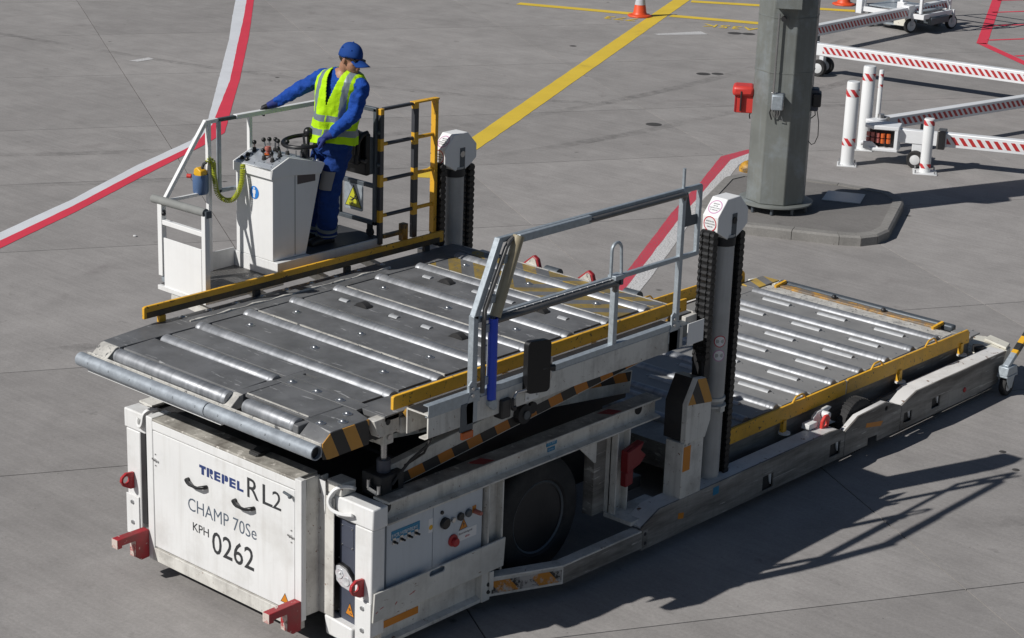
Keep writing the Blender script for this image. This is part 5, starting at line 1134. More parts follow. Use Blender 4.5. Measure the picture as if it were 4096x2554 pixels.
# side skirts in three lengths with square pockets, both sides
S1 = [(2.49, .105), (2.49, .305), (2.71, .400), (5.15, .392), (5.28, .380), (5.398, .330), (5.398, .090)]
S2 = [(5.404, .088), (5.404, .330), (5.61, .420), (6.07, .437), (6.347, .332), (6.347, .085), (5.958, .088), (5.958, .150), (5.80, .156), (5.80, .09)]
S3 = [(6.353, .085), (6.353, .332), (6.612, .411), (8.312, .405), (8.20, .10), (7.9, .08)]
def sqh(a, b, c, d): return [(a, c), (b, c), (b, d), (a, d)]
HS = [[sqh(4.14, 4.30, .125, .255), sqh(5.17, 5.335, .14, .262)], [[(6.078+.025*math.cos(R(t)), .372+.025*math.sin(R(t))) for t in range(0, 360, 30)]], [sqh(6.41, 6.555, .135, .238), sqh(6.915, 7.07, .148, .253)]]
for sgn in (1, -1):
    fx = (lambda x: x) if sgn > 0 else (lambda x: 2*XM-x)
    for S, hh, top in ((S1, HS[0], S1[1:6]), (S2, HS[1], S2[1:5]), (S3, HS[2], S3[1:4])):
        sk = MB().holed(S, hh, 'x', fx(2.964), fx(2.98)).build('side_skirt', M['skirt'], L, bevel=.003)
        m = MB(); n = len(top); wd = .17
        V = [(fx(2.963), y, z-.001) for y, z in top]+[(fx(2.963-wd), y, z-.001) for y, z in top]+[(fx(2.963), y, z-.012) for y, z in top]+[(fx(2.963-wd), y, z-.012) for y, z in top]
        F = []
        for i in range(n-1): F += [(i, i+1, n+i+1, n+i), (2*n+i, 3*n+i, 3*n+i+1, 2*n+i+1), (n+i, n+i+1, 3*n+i+1, 3*n+i)]
        if S is S2:
            V = [p if abs(p[0]-fx(2.963)) < .01 else (fx(2.915), p[1], p[2]) for p in V]
        m.add(V, F); m.build('skirt_ledge', M['white_ledge'], sk)
        for h_ in hh:
            if len(h_) == 4:
                MB().box((fx(2.945), h_[0][0]-.03, h_[0][1]-.03), (fx(2.95), h_[2][0]+.03, h_[2][1]+.03)).build('pocket_back', M['dark'], sk)
                MB().prism([(h_[1][0]-.05, h_[2][1]-.002), (h_[1][0]-.012, h_[2][1]-.002), (h_[1][0]-.012, h_[1][1]+.02), (h_[1][0]-.03, h_[1][1]+.05)], 'x', fx(2.951), fx(2.963)).build('pocket_web', M['white'], sk)
    if sgn > 0:
        MB().prism([(5.75, .315), (5.74, .275), (6.0, .225), (6.04, .265)], 'x', 2.9805, 2.9815).build('reflective_patch', M['orange'], sk)
        MB().prism([(2.96, .285), (2.955, .235), (3.03, .22), (3.035, .27)], 'x', 2.9805, 2.9815).build('reflective_patch', M['orange'], sk)
        MB().box((2.9805, 3.42, .30), (2.9815, 3.50, .37)).build('blue_sticker', M['label_blue'], sk)
        MB().lathe([(.026, 2.98), (.026, 2.986), (.018, 2.992), (0, 2.993)], (0, 7.526, .192), 'x', 16).build('red_marker', M['red'], sk)
        for y, z in ((2.535, .16), (2.53, .24)): MB().cyl((2.98, y, z), (2.986, y, z), .016, n=8).build('skirt_bolt', M['black'], sk)
        MB().box((2.981, 2.505, .125), (2.984, 2.565, .275)).build('bolt_plate', M['skirt'], sk)
    # pockets at the far end
    m = MB(); m.prism([(fx(2.50), 8.12), (fx(2.963), 8.12), (fx(2.963), 8.312), (fx(2.90), 8.56), (fx(2.55), 8.68), (fx(2.42), 8.60)], 'z', .12, .372); tl_ = m.build('tail_block', M['white_tail'], L, bevel=.008)
    m = MB(); m.prism([(8.30, .372), (8.66, .372), (8.60, .43), (8.40, .46), (8.30, .44)], 'x', fx(2.44), fx(2.455)); m.build('tail_fin', M['white_tail'], tl_, bevel=.006)
    m = MB(); m.prism([(fx(2.62), 8.52), (fx(2.92), 8.42), (fx(2.88), 8.58), (fx(2.60), 8.68)], 'z', .3725, .40); m.build('tail_flap', M['white_tail'], tl_, bevel=.008)
    q = MB(); q.cyl((fx(2.74), 8.18, .372), (fx(2.74), 8.18, .43), .06, n=18); q.tube([(fx(2.74), 8.2, .40), (fx(2.80), 8.3, .38), (fx(2.84), 8.2, .385), (fx(2.82), 8.05, .36)], .02, 8); q.build('tail_motor', M['rubber'], tl_)
    # support wheels poking out over the skirt, with the white bracket and red lashing lug
    w2 = link('support_wheel', None, L, (fx(2.83), 5.78, .255))
    MB().lathe([(.12, -.05), (.22, -.06), (.25, -.045), (.255, -.02), (.255, .02), (.25, .045), (.22, .06), (.12, .05)], axis='x', n=40, cap=False).build('tyre', M['tyre'], w2)
    q = MB()
    for i in range(40):
        t = 2*math.pi*i/40; q.bar((-.05, .252*math.cos(t), .252*math.sin(t)), (.05, .252*math.cos(t+.10), .252*math.sin(t+.10)), .012, .014, (0, math.cos(t), math.sin(t)))
    q.build('tyre_tread', M['tyre'], w2)
    q = MB(); q.prism([(5.16, .40), (5.16, .47), (5.22, .51), (5.40, .52), (5.45, .50), (5.36, .46), (5.47, .36), (5.55, .33), (5.30, .34)], 'x', fx(2.76), fx(2.79)); q.cyl((fx(2.76), 5.30, .47), (fx(2.86), 5.30, .47), .035, n=14); q.build('wheel_bracket', M['white'], L, bevel=.006)
    rl_ = MB().holed([(5.155, .36), (5.265, .35), (5.285, .47), (5.26, .50), (5.21, .50), (5.165, .455)], [[(5.222+.028*math.cos(R(t)), .425+.032*math.sin(R(t))) for t in range(0, 360, 30)]], 'x', fx(2.855), fx(2.885)).build('lashing_lug', M['red_box'], L, bevel=.008)
    MB().box((fx(2.76), 5.02, .40), (fx(2.84), 5.15, .45)).build('bracket_plate', M['white'], L, bevel=.004)
# ================================================================== THE OPERATOR
def etube(m, pts, rad, side=(1, 0, 0), n=18):
    """limb: rad entries are r or (r along side, r across)"""
    pts = [Vector(p) for p in pts]; N = len(pts); V = []; F = []
    for i in range(N):
        t = (pts[min(i+1, N-1)]-pts[max(i-1, 0)]).normalized(); a = Vector(side); a = (a-t*a.dot(t)).normalized(); b = t.cross(a)
        ra, rb = rad[i] if isinstance(rad[i], (tuple, list)) else (rad[i], rad[i])
        for j in range(n):
            q = 2*math.pi*j/n; V.append(pts[i]+a*math.cos(q)*ra+b*math.sin(q)*rb)
    for i in range(N-1):
        for j in range(n): F.append((i*n+j, i*n+(j+1) % n, (i+1)*n+(j+1) % n, (i+1)*n+j))
    F += [tuple(range(n))[::-1], tuple(range((N-1)*n, N*n))]
    m.add(V, F)
def smooth_path(P, rad, k=5):
    n = (len(P)-1)*k+1; S = []; Rr = []
    P = [Vector(p) for p in P]
    for i in range(len(P)-1):
        p0, p1, p2, p3 = P[max(i-1, 0)], P[i], P[i+1], P[min(i+2, len(P)-1)]
        for j in range(k):
            u = j/k; S.append(.5*((2*p1)+(-p0+p2)*u+(2*p0-5*p1+4*p2-p3)*u*u+(-p0+3*p1-3*p2+p3)*u**3))
            a, b = rad[i], rad[i+1]; a = a if isinstance(a, tuple) else (a, a); b = b if isinstance(b, tuple) else (b, b); Rr.append((a[0]+(b[0]-a[0])*u, a[1]+(b[1]-a[1])*u))
    S.append(P[-1]); e = rad[-1]; Rr.append(e if isinstance(e, tuple) else (e, e)); return S, Rr
PB = Vector((-.30, 2.18, 1.981))
skin = paint('skin', (.36, .185, .115), .5, var=.06)
M['shirt'] = paint('blue_shirt_cloth', (.012, .062, .32), .85, var=.22, vs=7, spec=.2, bump=.75, bs=20, bd=.02)
M['trouser'] = paint('blue_work_trousers', (.011, .040, .185), .85, var=.22, vs=6, spec=.2, bump=.75, bs=16, bd=.022)
M['capc'] = paint('blue_cap_cloth', (.013, .058, .25), .85, var=.1, spec=.2)
M['glove'] = paint('blue_glove_knit', (.014, .028, .17), .8, var=.2, vs=30); M['glove_palm'] = paint('black_glove_palm', (.015, .015, .018), .6, var=.2)
M['vest'] = paint('fluorescent_vest', (.46, .78, .010), .75, var=.10, vs=8, spec=.2, bump=.5, bs=14, bd=.02)
M['reflect'] = paint('grey_reflective_tape', (.19, .235, .26), .38, var=.08, spec=.6)
M['knee'] = paint('grey_knee_panel', (.24, .235, .235), .8, var=.1)
M['hair'] = paint('dark_hair', (.02, .016, .013), .6, var=.3, vs=40); M['boot'] = paint('black_boot', (.02, .02, .02), .5)
M['shade_lens'] = paint('dark_lens', (.008, .008, .009), .12)
# joints
hipL, kneL, ankL = (-.125, 2.17, 2.86), (-.205, 2.125, 2.46), (-.315, 2.19, 2.07)
hipR, kneR, ankR = (-.30, 2.17, 2.86), (-.375, 2.12, 2.46), (-.455, 2.21, 2.07)
shR, elR, wrR = (-.228, 2.075, 3.430), (-.415, 1.995, 3.315), (-.605, 1.885, 3.175)
shL, elL, wrL = (.178, 2.11, 3.405), (.150, 2.055, 3.175), (-.035, 1.985, 2.995)
SPINE = [(-.205, 2.155, 2.80), (-.19, 2.15, 2.90), (-.165, 2.14, 3.02), (-.13, 2.125, 3.14), (-.085, 2.11, 3.28), (-.045, 2.10, 3.39), (-.02, 2.095, 3.455), (.0, 2.10, 3.505)]
SR = [(.165, .115), (.172, .120), (.162, .115), (.170, .120), (.190, .128), (.182, .118), (.140, .094), (.070, .068)]
head_c = Vector((.062, 2.105, 3.615)); hf = Vector((.985, .10, -.17)).normalized(); hl = Vector((0, 0, 1)).cross(hf).normalized(); hl = (hl+Vector((0, 0, -.10))).normalized(); hu = hf.cross(hl).normalized(); hl = hu.cross(hf)
HM = Matrix((hf, hl, hu)).transposed()
def H_(p): return head_c+HM @ Vector(p)
def loc(m, off=PB): m.v = [tuple(Vector(p)-off) for p in m.v]; return m
def remesh(o, vox, sm=3, f=.5):
    r = o.modifiers.new('remesh', 'REMESH'); r.mode = 'VOXEL'; r.voxel_size = vox; r.use_smooth_shade = True
    if sm: s_ = o.modifiers.new('smooth', 'SMOOTH'); s_.iterations = sm; s_.factor = f
    return o
FING = []
def hand(m, wrist, d, nrm, thumb_side, curl, grow=0., spread=.06):
    """palm, four fingers of different lengths curling towards the palm side, thumb off the side"""
    d = Vector(d).normalized(); nrm = Vector(nrm); nrm = (nrm-d*nrm.dot(d)).normalized(); s_ = d.cross(nrm).normalized()*thumb_side
    w0 = Vector(wrist); kn = w0+d*.088
    etube(m, [w0-d*.03, w0+d*.005, w0+d*.035, w0+d*.07, kn+d*.004], [(.026+grow, .021+grow), (.029+grow, .020+grow), (.038+grow, .017+grow), (.041+grow, .0145+grow), (.036+grow, .011+grow)], s_, 14)
    for i, (off, ln) in enumerate(((.029, .070), (.010, .079), (-.010, .074), (-.028, .058))):
        p = kn+s_*off-d*.008; dd = (d+s_*off*spread*20*.1).normalized(); P = [p-dd*.02, p]; a = 0
        for seg, c in ((.44, curl[0]), (.31, curl[1]), (.25, curl[2])):
            a += c; dir_ = dd*math.cos(R(a))+nrm*math.sin(R(a)); P.append(P[-1]+dir_*ln*seg*1.0)
        etube(m, P, [.0098+grow, .0098+grow, .0090+grow, .0082+grow, .0066+grow], s_, 10); m.sph(P[-1], .0066+grow, 8)
        FING.append(P[-1])
    b = w0+d*.028+s_*.030; t1 = (d*.55+s_*.75+nrm*.28).normalized(); t2 = (d*.78+s_*.22+nrm*.55).normalized()
    P = [b-s_*.012, b, b+t1*.036, b+t1*.036+t2*.032, b+t1*.036+t2*.055]
    etube(m, P, [.014+grow, .0135+grow, .0115+grow, .010+grow, .0078+grow], nrm, 10); m.sph(P[-1], .0078+grow, 8)
def handR(m, g=0.): hand(m, (-.632, 1.868, 3.160), (-.50, -.62, -.28), (.34, .16, -.93), -1, (40, 48, 40), g)
def handL(m, g=0.): hand(m, (-.062, 1.972, 2.972), (-.72, -.40, -.38), (.10, .30, -.95), 1, (50, 58, 45), g)
# continuous body
m = MB()
P, Q_ = smooth_path(SPINE, [(a*.93, b*.93) for a, b in SR]); etube(m, P, Q_)
for a, b, c in ((hipL, kneL, ankL), (hipR, kneR, ankR)):
    a, b, c = Vector(a), Vector(b), Vector(c)
    P, Q_ = smooth_path([a+Vector((0, 0, .06)), a, a.lerp(b, .5), b, b.lerp(c, .35), c, c-Vector((0, 0, .05))], [.075, .082, .070, .054, .055, .036, .036]); etube(m, P, Q_)
    etube(m, [c+Vector((0, .05, -.045)), c+Vector((0, 0, -.05)), c+Vector((0, -.08, -.062)), c+Vector((0, -.16, -.07))], [.03, .036, .036, .025])
for a, b, c in ((shR, elR, wrR), (shL, elL, wrL)):
    a, b, c = Vector(a), Vector(b), Vector(c); s0 = Vector(SPINE[5])
    P, Q_ = smooth_path([s0.lerp(a, .45), a, a.lerp(b, .5), b, b.lerp(c, .35), c, c+(c-b).normalized()*.03], [.06, .058, .050, .041, .040, .028, .026]); etube(m, P, Q_, (0, 1, 0))
handR(m); handL(m)
etube(m, [Vector(SPINE[6])-Vector((0, 0, .02)), Vector(SPINE[7]), H_((-.035, 0, -.07)), H_((-.015, 0, -.02))], [.068, .058, .056, .06])
def hsph(c, r_, sq): m2 = MB(); m2.sph((0, 0, 0), r_, 20, sq=sq); m.add([H_(Vector(p)+Vector(c)) for p in m2.v], m2.f)
hsph((-.008, 0, .030), .1, (.98, .76, .95)); hsph((.030, 0, -.040), .1, (.62, .60, .72)); hsph((.052, 0, -.078), .04, (.9, .95, .7))   # skull, face, chin
hsph((.083, 0, .02), .02, (.6, 2.0, .6))                                # brow
etube(m, [H_((.082, 0, .012)), H_((.100, 0, -.010)), H_((.114, 0, -.030)), H_((.092, 0, -.038))], [.009, .011, .0145, .012]); hsph((.094, 0, -.060), .014, (.6, 1.7, .45)); hsph((.092, 0, -.070), .012, (.6, 1.5, .5))
for sg in (1, -1):
    hsph((.055, sg*.040, -.02), .026, (.8, .7, .8)); hsph((.078, sg*.030, .004), .013, (.6, 1., .8))
    hsph((-.012, sg*.078, -.010), .030, (.62, .30, 1.05)); hsph((-.004, sg*.076, -.032), .015, (.7, .5, .9))
body = loc(m).build('person', skin, None, PB, label='man in yellow hi-vis vest, blue workwear and blue cap steering at the loader console', category='person', smooth=0)
remesh(body, .0062, 2)
def child(name, m, mat, vox=None, sm=4, **k):
    o = loc(m).build(name, mat, body, **k)
    if vox: remesh(o, vox, sm)
    return o
# blue long-sleeved shirt
def wrinkle(m, amp, fr=(26, 26, 26), seed=0.):
    out = []
    for p in m.v:
        q = Vector((p[0]*fr[0]+seed, p[1]*fr[1], p[2]*fr[2])); d = mnoise.noise_vector(q); out.append((p[0]+d.x*amp, p[1]+d.y*amp, p[2]+d.z*amp*.6))
    m.v = out
m = MB(); P, Q_ = smooth_path(SPINE[:-1]+[(-.005, 2.096, 3.485)], SR[:-1]+[(.078, .074)]); etube(m, P, Q_)
for k_, (a, b, c) in enumerate(((shR, elR, wrR), (shL, elL, wrL))):
    a, b, c = Vector(a), Vector(b), Vector(c); s0 = Vector(SPINE[5])
    P, Q_ = smooth_path([s0.lerp(a, .4), a, a.lerp(b, .35), a.lerp(b, .75), b, b.lerp(c, .3), b.lerp(c, .7), c], [.068, .070, .066, .062, .061, .056, .048, .042], 7)
    Q_ = [(x*(1+.05*math.sin(i*1.9+k_)+.035*math.sin(i*3.1)), y*(1+.05*math.sin(i*2.3+1+k_))) for i, (x, y) in enumerate(Q_)]
    etube(m, P, Q_, (0, 1, 0), 22)
wrinkle(m, .016, (19, 19, 24)); child('shirt', m, M['shirt'], .0075, 2)
# trousers with knee panels and pale hem bands
m = MB()
P, Q_ = smooth_path(SPINE[:2]+[SPINE[2]], [(.178, .130), (.182, .130), (.165, .12)]); etube(m, P, Q_)
LEG = []
for k_, (a, b, c) in enumerate(((hipL, kneL, ankL), (hipR, kneR, ankR))):
    a, b, c = Vector(a), Vector(b), Vector(c)
    P, Q_ = smooth_path([a+Vector((0, 0, .05)), a, a.lerp(b, .45), b, b.lerp(c, .35), b.lerp(c, .75), c, c-Vector((0, 0, .055))], [.095, .104, .100, .092, .090, .086, .082, .084], 7); LEG.append((P, Q_))
    etube(m, P, [(x*(1+.04*math.sin(i*1.5+k_*2)), y*(1+.04*math.sin(i*1.9+k_))) for i, (x, y) in enumerate(Q_)], (1, 0, 0), 22)
wrinkle(m, .018, (15, 15, 24), 3.); tr = child('trousers', m, M['trouser'], .008, 2)
for P, Q_ in LEG:
    for nm, i0, i1, mt in (('hem_band', 37, 40, 'reflect'), ('hem_band', 43, 46, 'reflect')):
        m = MB(); etube(m, P[i0:i1], [(x+.010, y+.010) for x, y in Q_[i0:i1]], (1, 0, 0), 24); loc(m).build(nm, M[mt], tr)
P, Q_ = LEG[0]
m = MB(); V = []; F = []; n = 9
for i in range(15, 21):
    p = P[i]; r_ = Q_[i][0]+.012
    for j in range(n):
        a = R(-112+j*9); V.append((p.x+r_*math.cos(a), p.y+r_*math.sin(a), p.z))
for i in range(5):
    for j in range(n-1): F.append((i*n+j, i*n+j+1, (i+1)*n+j+1, (i+1)*n+j))
m.add(V, F); loc(m).build('knee_panel', M['knee'], tr)
for a in (ankL, ankR):
    m = MB(); a = Vector(a); P, Q_ = smooth_path([a+Vector((0, .02, .05)), a+Vector((0, .02, -.02)), a+Vector((0, .0, -.045)), a+Vector((0, -.09, -.055)), a+Vector((0, -.17, -.06)), a+Vector((0, -.195, -.064))], [.05, .05, (.046, .045), (.048, .034), (.044, .026), (.025, .015)]); etube(m, P, Q_)
    m.box((a.x-.042, a.y-.20, a.z-.089), (a.x+.042, a.y+.065, a.z-.065)); child('boot', m, M['boot'], .008, 3)
# gloves: dark palm and fingers, blue knitted back
for fn, nm in ((handR, 'R'), (handL, 'L')):
    m = MB(); fn(m, .0052); child('glove', m, M['glove_palm'] if nm == 'R' else M['glove'], .0045, 2)
for w0, d in ((Vector(wrR), Vector((-.50, -.62, -.28))), (Vector(wrL), Vector((-.72, -.40, -.38)))):
    d = d.normalized(); m = MB(); etube(m, [w0-d*.025, w0+d*.0, w0+d*.03, w0+d*.075], [.041, .040, (.040, .034), (.043, .024)], d.cross(Vector((0, 0, 1))), 20); child('glove_cuff', m, M['glove'], None)
# high-visibility vest: shell round the torso with open neck, armholes, tape
NA, NZ = 224, 168
z0v, z1v = 2.885, 3.523
VP = [(2.885, -.193, 2.150, .218, .158), (2.95, -.180, 2.146, .212, .156), (3.02, -.165, 2.14, .200, .148), (3.14, -.130, 2.125, .200, .148), (3.28, -.085, 2.11, .218, .154), (3.38, -.050, 2.10, .232, .148), (3.44, -.035, 2.098, .226, .136), (3.485, -.028, 2.10, .190, .114), (3.510, -.022, 2.10, .140, .094), (3.523, -.018, 2.10, .096, .080)]
def vp(z):
    for i in range(len(VP)-1):
        if VP[i][0] <= z <= VP[i+1][0]+1e-6:
            u = (z-VP[i][0])/(VP[i+1][0]-VP[i][0]); p0, p1, p2, p3 = VP[max(i-1, 0)], VP[i], VP[i+1], VP[min(i+2, len(VP)-1)]
            return [p1[q]+(p2[q]-p1[q])*u for q in range(1, 5)]
V = []; F = []; MI = []
tw = R(10)
for i in range(NZ+1):
    z = z0v+(z1v-z0v)*i/NZ; cx, cy, ra, rb = vp(z); lo = max(0, min(1, (3.34-z)/.22))
    for j in range(NA):
        a = 2*math.pi*j/NA
        fold = lo*(.013*mnoise.noise(Vector((math.cos(a)*2.6, math.sin(a)*2.6, z*5)))+.008*math.sin(a*7+z*9+3*mnoise.noise(Vector((z*4, a, 0)))))+.004*mnoise.noise(Vector((math.cos(a)*6, math.sin(a)*6, z*16)))
        x, y = (ra+fold)*math.cos(a), (rb+fold)*math.sin(a)
        dz = -.018*math.sin(a*2+.6)*max(0, (3.1-z)/.2)
        V.append((cx+x*math.cos(tw)-y*math.sin(tw), cy+x*math.sin(tw)+y*math.cos(tw), z+dz))
for i in range(NZ):
    for j in range(NA):
        idx = (i*NA+j, i*NA+(j+1) % NA, (i+1)*NA+(j+1) % NA, (i+1)*NA+j)
        a = math.degrees(2*math.pi*(j+.5)/NA); z = z0v+(z1v-z0v)*(i+.5)/NZ
        df = (a-270+180) % 360-180; fx_ = vp(z)[2]*math.sin(R(df))         # metres sideways from the front closing
        if z > 3.235 and abs(df) < 90 and abs(fx_) < (z-3.235)*.24+.003: continue
        if any((((a-ac+180) % 360-180)/26)**2+((z-3.335)/.105)**2 < 1 for ac in (0, 180)): continue
        mi = 0
        if 3.082 < z < 3.138 or 2.955 < z < 3.012: mi = 1
        if z > 3.138 and .108 < abs(fx_) < .158: mi = 1
        if abs(df) < 1.5: mi = 0
        F.append(idx); MI.append(mi)
m = MB(); m.v = V; m.f = F; m.mi = MI
o = loc(m).build('safety_vest', [M['vest'], M['reflect']], body, smooth=60)
s_ = o.modifiers.new('thickness', 'SOLIDIFY'); s_.thickness = .004; s_.offset = 1
MB()
# head wear
def hm(m): m.v = [tuple(H_(p)) for p in m.v]; return m
m = MB(); V = []; F = []; n, k_ = 32, 12
for i in range(k_+1):
    ph = R(90*i/k_)
    for j in range(n):
        t = 2*math.pi*j/n; seam = 1-.012*max(0, math.cos(6*t))**12
        V.append((-.012+.108*math.cos(t)*math.sin(ph)**.85*seam, .087*math.sin(t)*math.sin(ph)**.85*seam, .022+.112*math.cos(ph)**.9-(0.012 if math.cos(t) < 0 else 0)*math.sin(ph)**3))
for i in range(k_):
    for j in range(n): F.append((i*n+j, (i+1)*n+j, (i+1)*n+(j+1) % n, i*n+(j+1) % n))
m.add(V, F); cap = child('cap', hm(m), M['capc']); s_ = cap.modifiers.new('thickness', 'SOLIDIFY'); s_.thickness = .003
m = MB(); V = []; F = []; n = 18
for i in range(7):
    u = i/6
    for j in range(n+1):
        t = -1+2*j/n; ed = math.sqrt(max(0, 1-t*t*.86)); y = .076*t*(1-.06*u)
        V.append((.055+.030*ed+u*(.026+.082*ed), y*1.08, .022-.030*u-.022*t*t))
for i in range(6):
    for j in range(n): F.append((i*(n+1)+j, i*(n+1)+j+1, (i+1)*(n+1)+j+1, (i+1)*(n+1)+j))
m.add(V, F); o = loc(hm(m)).build('cap_brim', M['capc'], cap, smooth=60); s_ = o.modifiers.new('thickness', 'SOLIDIFY'); s_.thickness = .004
m = MB(); m.sph((-.012, 0, .135), .008, 10); loc(hm(m)).build('cap_button', M['capc'], cap)
m = MB()
for t in (-60, -118, 62):
    p = Vector((-.012+.096*math.cos(R(t)), .077*math.sin(R(t)), .085)); m.sph(p, .006, 8)
loc(hm(m)).build('cap_eyelets', M['shirt'], cap)
m = MB(); m.sph((-.028, 0, .008), .1, 20, sq=(.82, .79, .62)); child('hair', hm(m), M['hair'])
m = MB()
for sg in (1, -1):
    m.tube([(-.022, sg*.083, -.006), (-.012, sg*.083, .012), (.03, sg*.080, .014), (.075, sg*.066, .010)], .0045, 6)
    m.prism([(.070, .020), (.098, .018), (.101, -.002), (.094, -.018), (.074, -.012)], 'y', sg*.010, sg*.066)
child('sunglasses', hm(m), M['shade_lens'])
# ================================================================== AROUND THE LOADER
# ---------------------------------------------------------------- steel column on the island
M['zinc'] = paint('weathered_zinc', (.175, .185, .172), .5, metal=.15, var=.22, vs=2.0, dirt=.7, dlo=.52, dhi=.78, dcol=(.30, .34, .37), ds=2.4, streak=.30)
C0 = (-2.43, 12.15)
colm = thing('steel_column', (*C0, .125), 'grey octagonal zinc column on a kerbed island, carrying boxes and a cable', 'column')
m = MB(); n = 8; a0 = R(-39.5)
pts = [(.40*math.cos(a0+i*math.pi/4), .40*math.sin(a0+i*math.pi/4)) for i in range(8)]
m.prism(pts, 'z', .115, 5.2); m.build('column_shaft', M['zinc'], colm, bevel=.012)
MB().lathe([(.48, .085), (.49, .09), (.49, .108), (.48, .113), (0, .113)], n=40).build('base_flange', M['zinc'], colm)
q = MB()
for i in range(10):
    t = 2*math.pi*i/10+.2; q.cyl((.43*math.cos(t), .43*math.sin(t), 0), (.43*math.cos(t), .43*math.sin(t), .085), .022, n=8)
q.build('anchor_studs', M['galv_dark'], colm, kind='stuff')
for z in (1.83, 2.53):
    MB().prism([(p[0]*1.012, p[1]*1.012) for p in pts], 'z', z, z+.012).build('weld_ring', M['zinc'], colm)
vw = Vector((.549, -.836, 0)); rt = Vector((.836, .549, 0))
def cp(r_, d, z): return Vector(rt*r_+vw*d+Vector((0, 0, z-.125)))
def obox(r0, r1, d0, d1, z0, z1, name, mat, par, bev=.01):
    V = [cp(r, d, z) for z in (z0, z1) for r, d in ((r0, d0), (r1, d0), (r1, d1), (r0, d1))]
    return MB().add(V, [(3, 2, 1, 0), (4, 5, 6, 7), (0, 1, 5, 4), (1, 2, 6, 5), (2, 3, 7, 6), (3, 0, 4, 7)]).build(name, mat, par, bevel=bev)
rb = obox(-.60, -.36, -.12, .12, 1.37, 1.60, 'red_hydrant_box', M['red_box'], colm, .012)
V = MB(); o_ = obox(-.645, -.37, -.15, .16, 1.59, 1.72, 'box_lid', M['red_box'], rb, .04)
obox(-.61, -.585, .0, .125, 1.38, 1.60, 'box_latch', M['red'], rb, .005); obox(-.54, -.52, .12, .17, 1.40, 1.66, 'box_latch', M['dark'], rb, .004)
MB().tube([cp(-.40, .05, 1.37), cp(-.41, .06, 1.33), cp(-.40, .06, 1.29)], .008, 6).build('box_cable', M['black'], rb)
gb = obox(-.135, .01, .38, .50, 1.505, 1.70, 'junction_box', M['galv'], colm, .014)
obox(-.145, .02, .37, .385, 1.49, 1.715, 'box_backplate', M['steel'], gb, .01)
q = MB()
for r_ in (-.115, -.085, -.055, -.025): q.tube([cp(r_, .44, 1.50), cp(r_, .43, 1.45), cp(r_*.6-.03, .40, 1.40)], .008, 6)
q.tube([cp(.0, .42, 1.42), cp(.02, .42, 1.37), cp(-.02, .40, 1.36)], .006, 6); q.build('cable_glands', M['steel'], gb)
MB().tube([cp(-.115, .42, 2.72), cp(-.118, .42, 1.70)], .014, 8).build('conduit', M['steel'], colm)
MB().tube([cp(-.13, .42, 1.52), cp(-.15, .42, 1.46), cp(-.12, .41, 1.37)], .010, 6).build('conduit', M['rubber'], colm)
pb = obox(.33, .46, -.10, .08, 1.44, 1.73, 'telephone_box', M['navy'], colm, .02)
obox(.375, .49, -.13, .11, 1.50, 1.68, 'telephone_hood', M['black'], pb, .02)
q = MB(); q.tube([cp(.42, .0, 1.44), cp(.43, .0, 1.38), cp(.38, .03, 1.34)], .007, 6); q.tube([cp(.45, .05, 1.44), cp(.48, .06, 1.30), cp(.485, .06, 1.12), cp(.45, .05, 1.02), cp(.41, .05, 1.0), cp(.36, .05, 1.05), cp(.34, .05, 1.2), cp(.36, .05, 1.36)], .006, 6); q.build('handset_cord', M['grey_tube'], pb)
obox(-.17, .16, .37, .56, 2.80, 3.15, 'control_cabinet', M['zinc'], colm, .008)
MB().cyl(cp(-.06, .40, 2.66), cp(-.06, .45, 2.66), .035, n=12).build('cable_gland', M['black'], colm)
MB().prism([(-2.44, 13.44), (-1.98, 13.646), (-1.76, 13.164), (-2.223, 12.948)], 'z', .119, .132).build('cover_plate', M['galv'], None, bevel=.002, label='galvanised cover plate lying on the kerbed island beside the column', category='cover plate')
MB().lathe([(.15, 0), (.148, .05), (.125, .10), (.08, .135), (0, .145)], n=24).build('dome_marker', M['yellow_grimy'], None, (-4.12, 13.98, 0), label='worn yellow dome on the apron at the kerb behind the column', category='marker dome')
# ---------------------------------------------------------------- bollards
M['band'] = stripe_mat('red_white_tape', (.80, 0, .60), .092, (.55, .035, .04), (.72, .72, .72), .5, rough=.4, var=.05)
M['bollard'] = paint('white_bollard_paint', (.76, .77, .77), .35, var=.04, dirt=.2, dlo=.55, dhi=.85, dcol=(.4, .38, .35), streak=.1)
def bollard(x, y, h_, r_, bands, label, base=.15):
    t = thing('bollard', (x, y, 0), label, 'bollard', R(32), 'striped bollards beside the column')
    MB().lathe([(r_, .012), (r_, h_-.02), (r_*.9, h_), (0, h_+.004)], n=32).build('tube', M['bollard'], t)
    for z0, z1 in bands: MB().lathe([(r_+.0015, z0), (r_+.0015, z1)], n=32, cap=False).build('tape_band', M['band'], t)
    MB().box((-base, -base, 0), (base, base, .014)).build('base_plate', M['bollard'], t, bevel=.003)
    for dx in (-1, 1):
        for dy in (-1, 1): MB().cyl((dx*base*.8, dy*base*.8, .014), (dx*base*.8, dy*base*.8, .06), .011, n=6).build('anchor_bolt', M['bolt'], t)
bollard(-3.39, 15.40, 1.235, .095, ((1.02, 1.13), (.30, .41)), 'tall white bollard nearest the column, red striped bands near head and foot', .14)
bollard(-3.79, 16.47, 1.275, .095, ((1.06, 1.17),), 'tall white bollard behind the other tall one, one red striped band', .14)
bollard(-2.375, 15.88, .795, .078, ((.70, .775), (.075, .14)), 'short white bollard standing in front of the wheeled tow bar', .17)
t = thing('marker_pole', (-3.9, 17.0, 0), 'slim white pole with two red rings behind the tall bollards', 'pole')
MB().lathe([(.036, 0), (.036, 1.12), (.03, 1.135), (0, 1.135)], n=16).build('pole', M['bollard'], t)
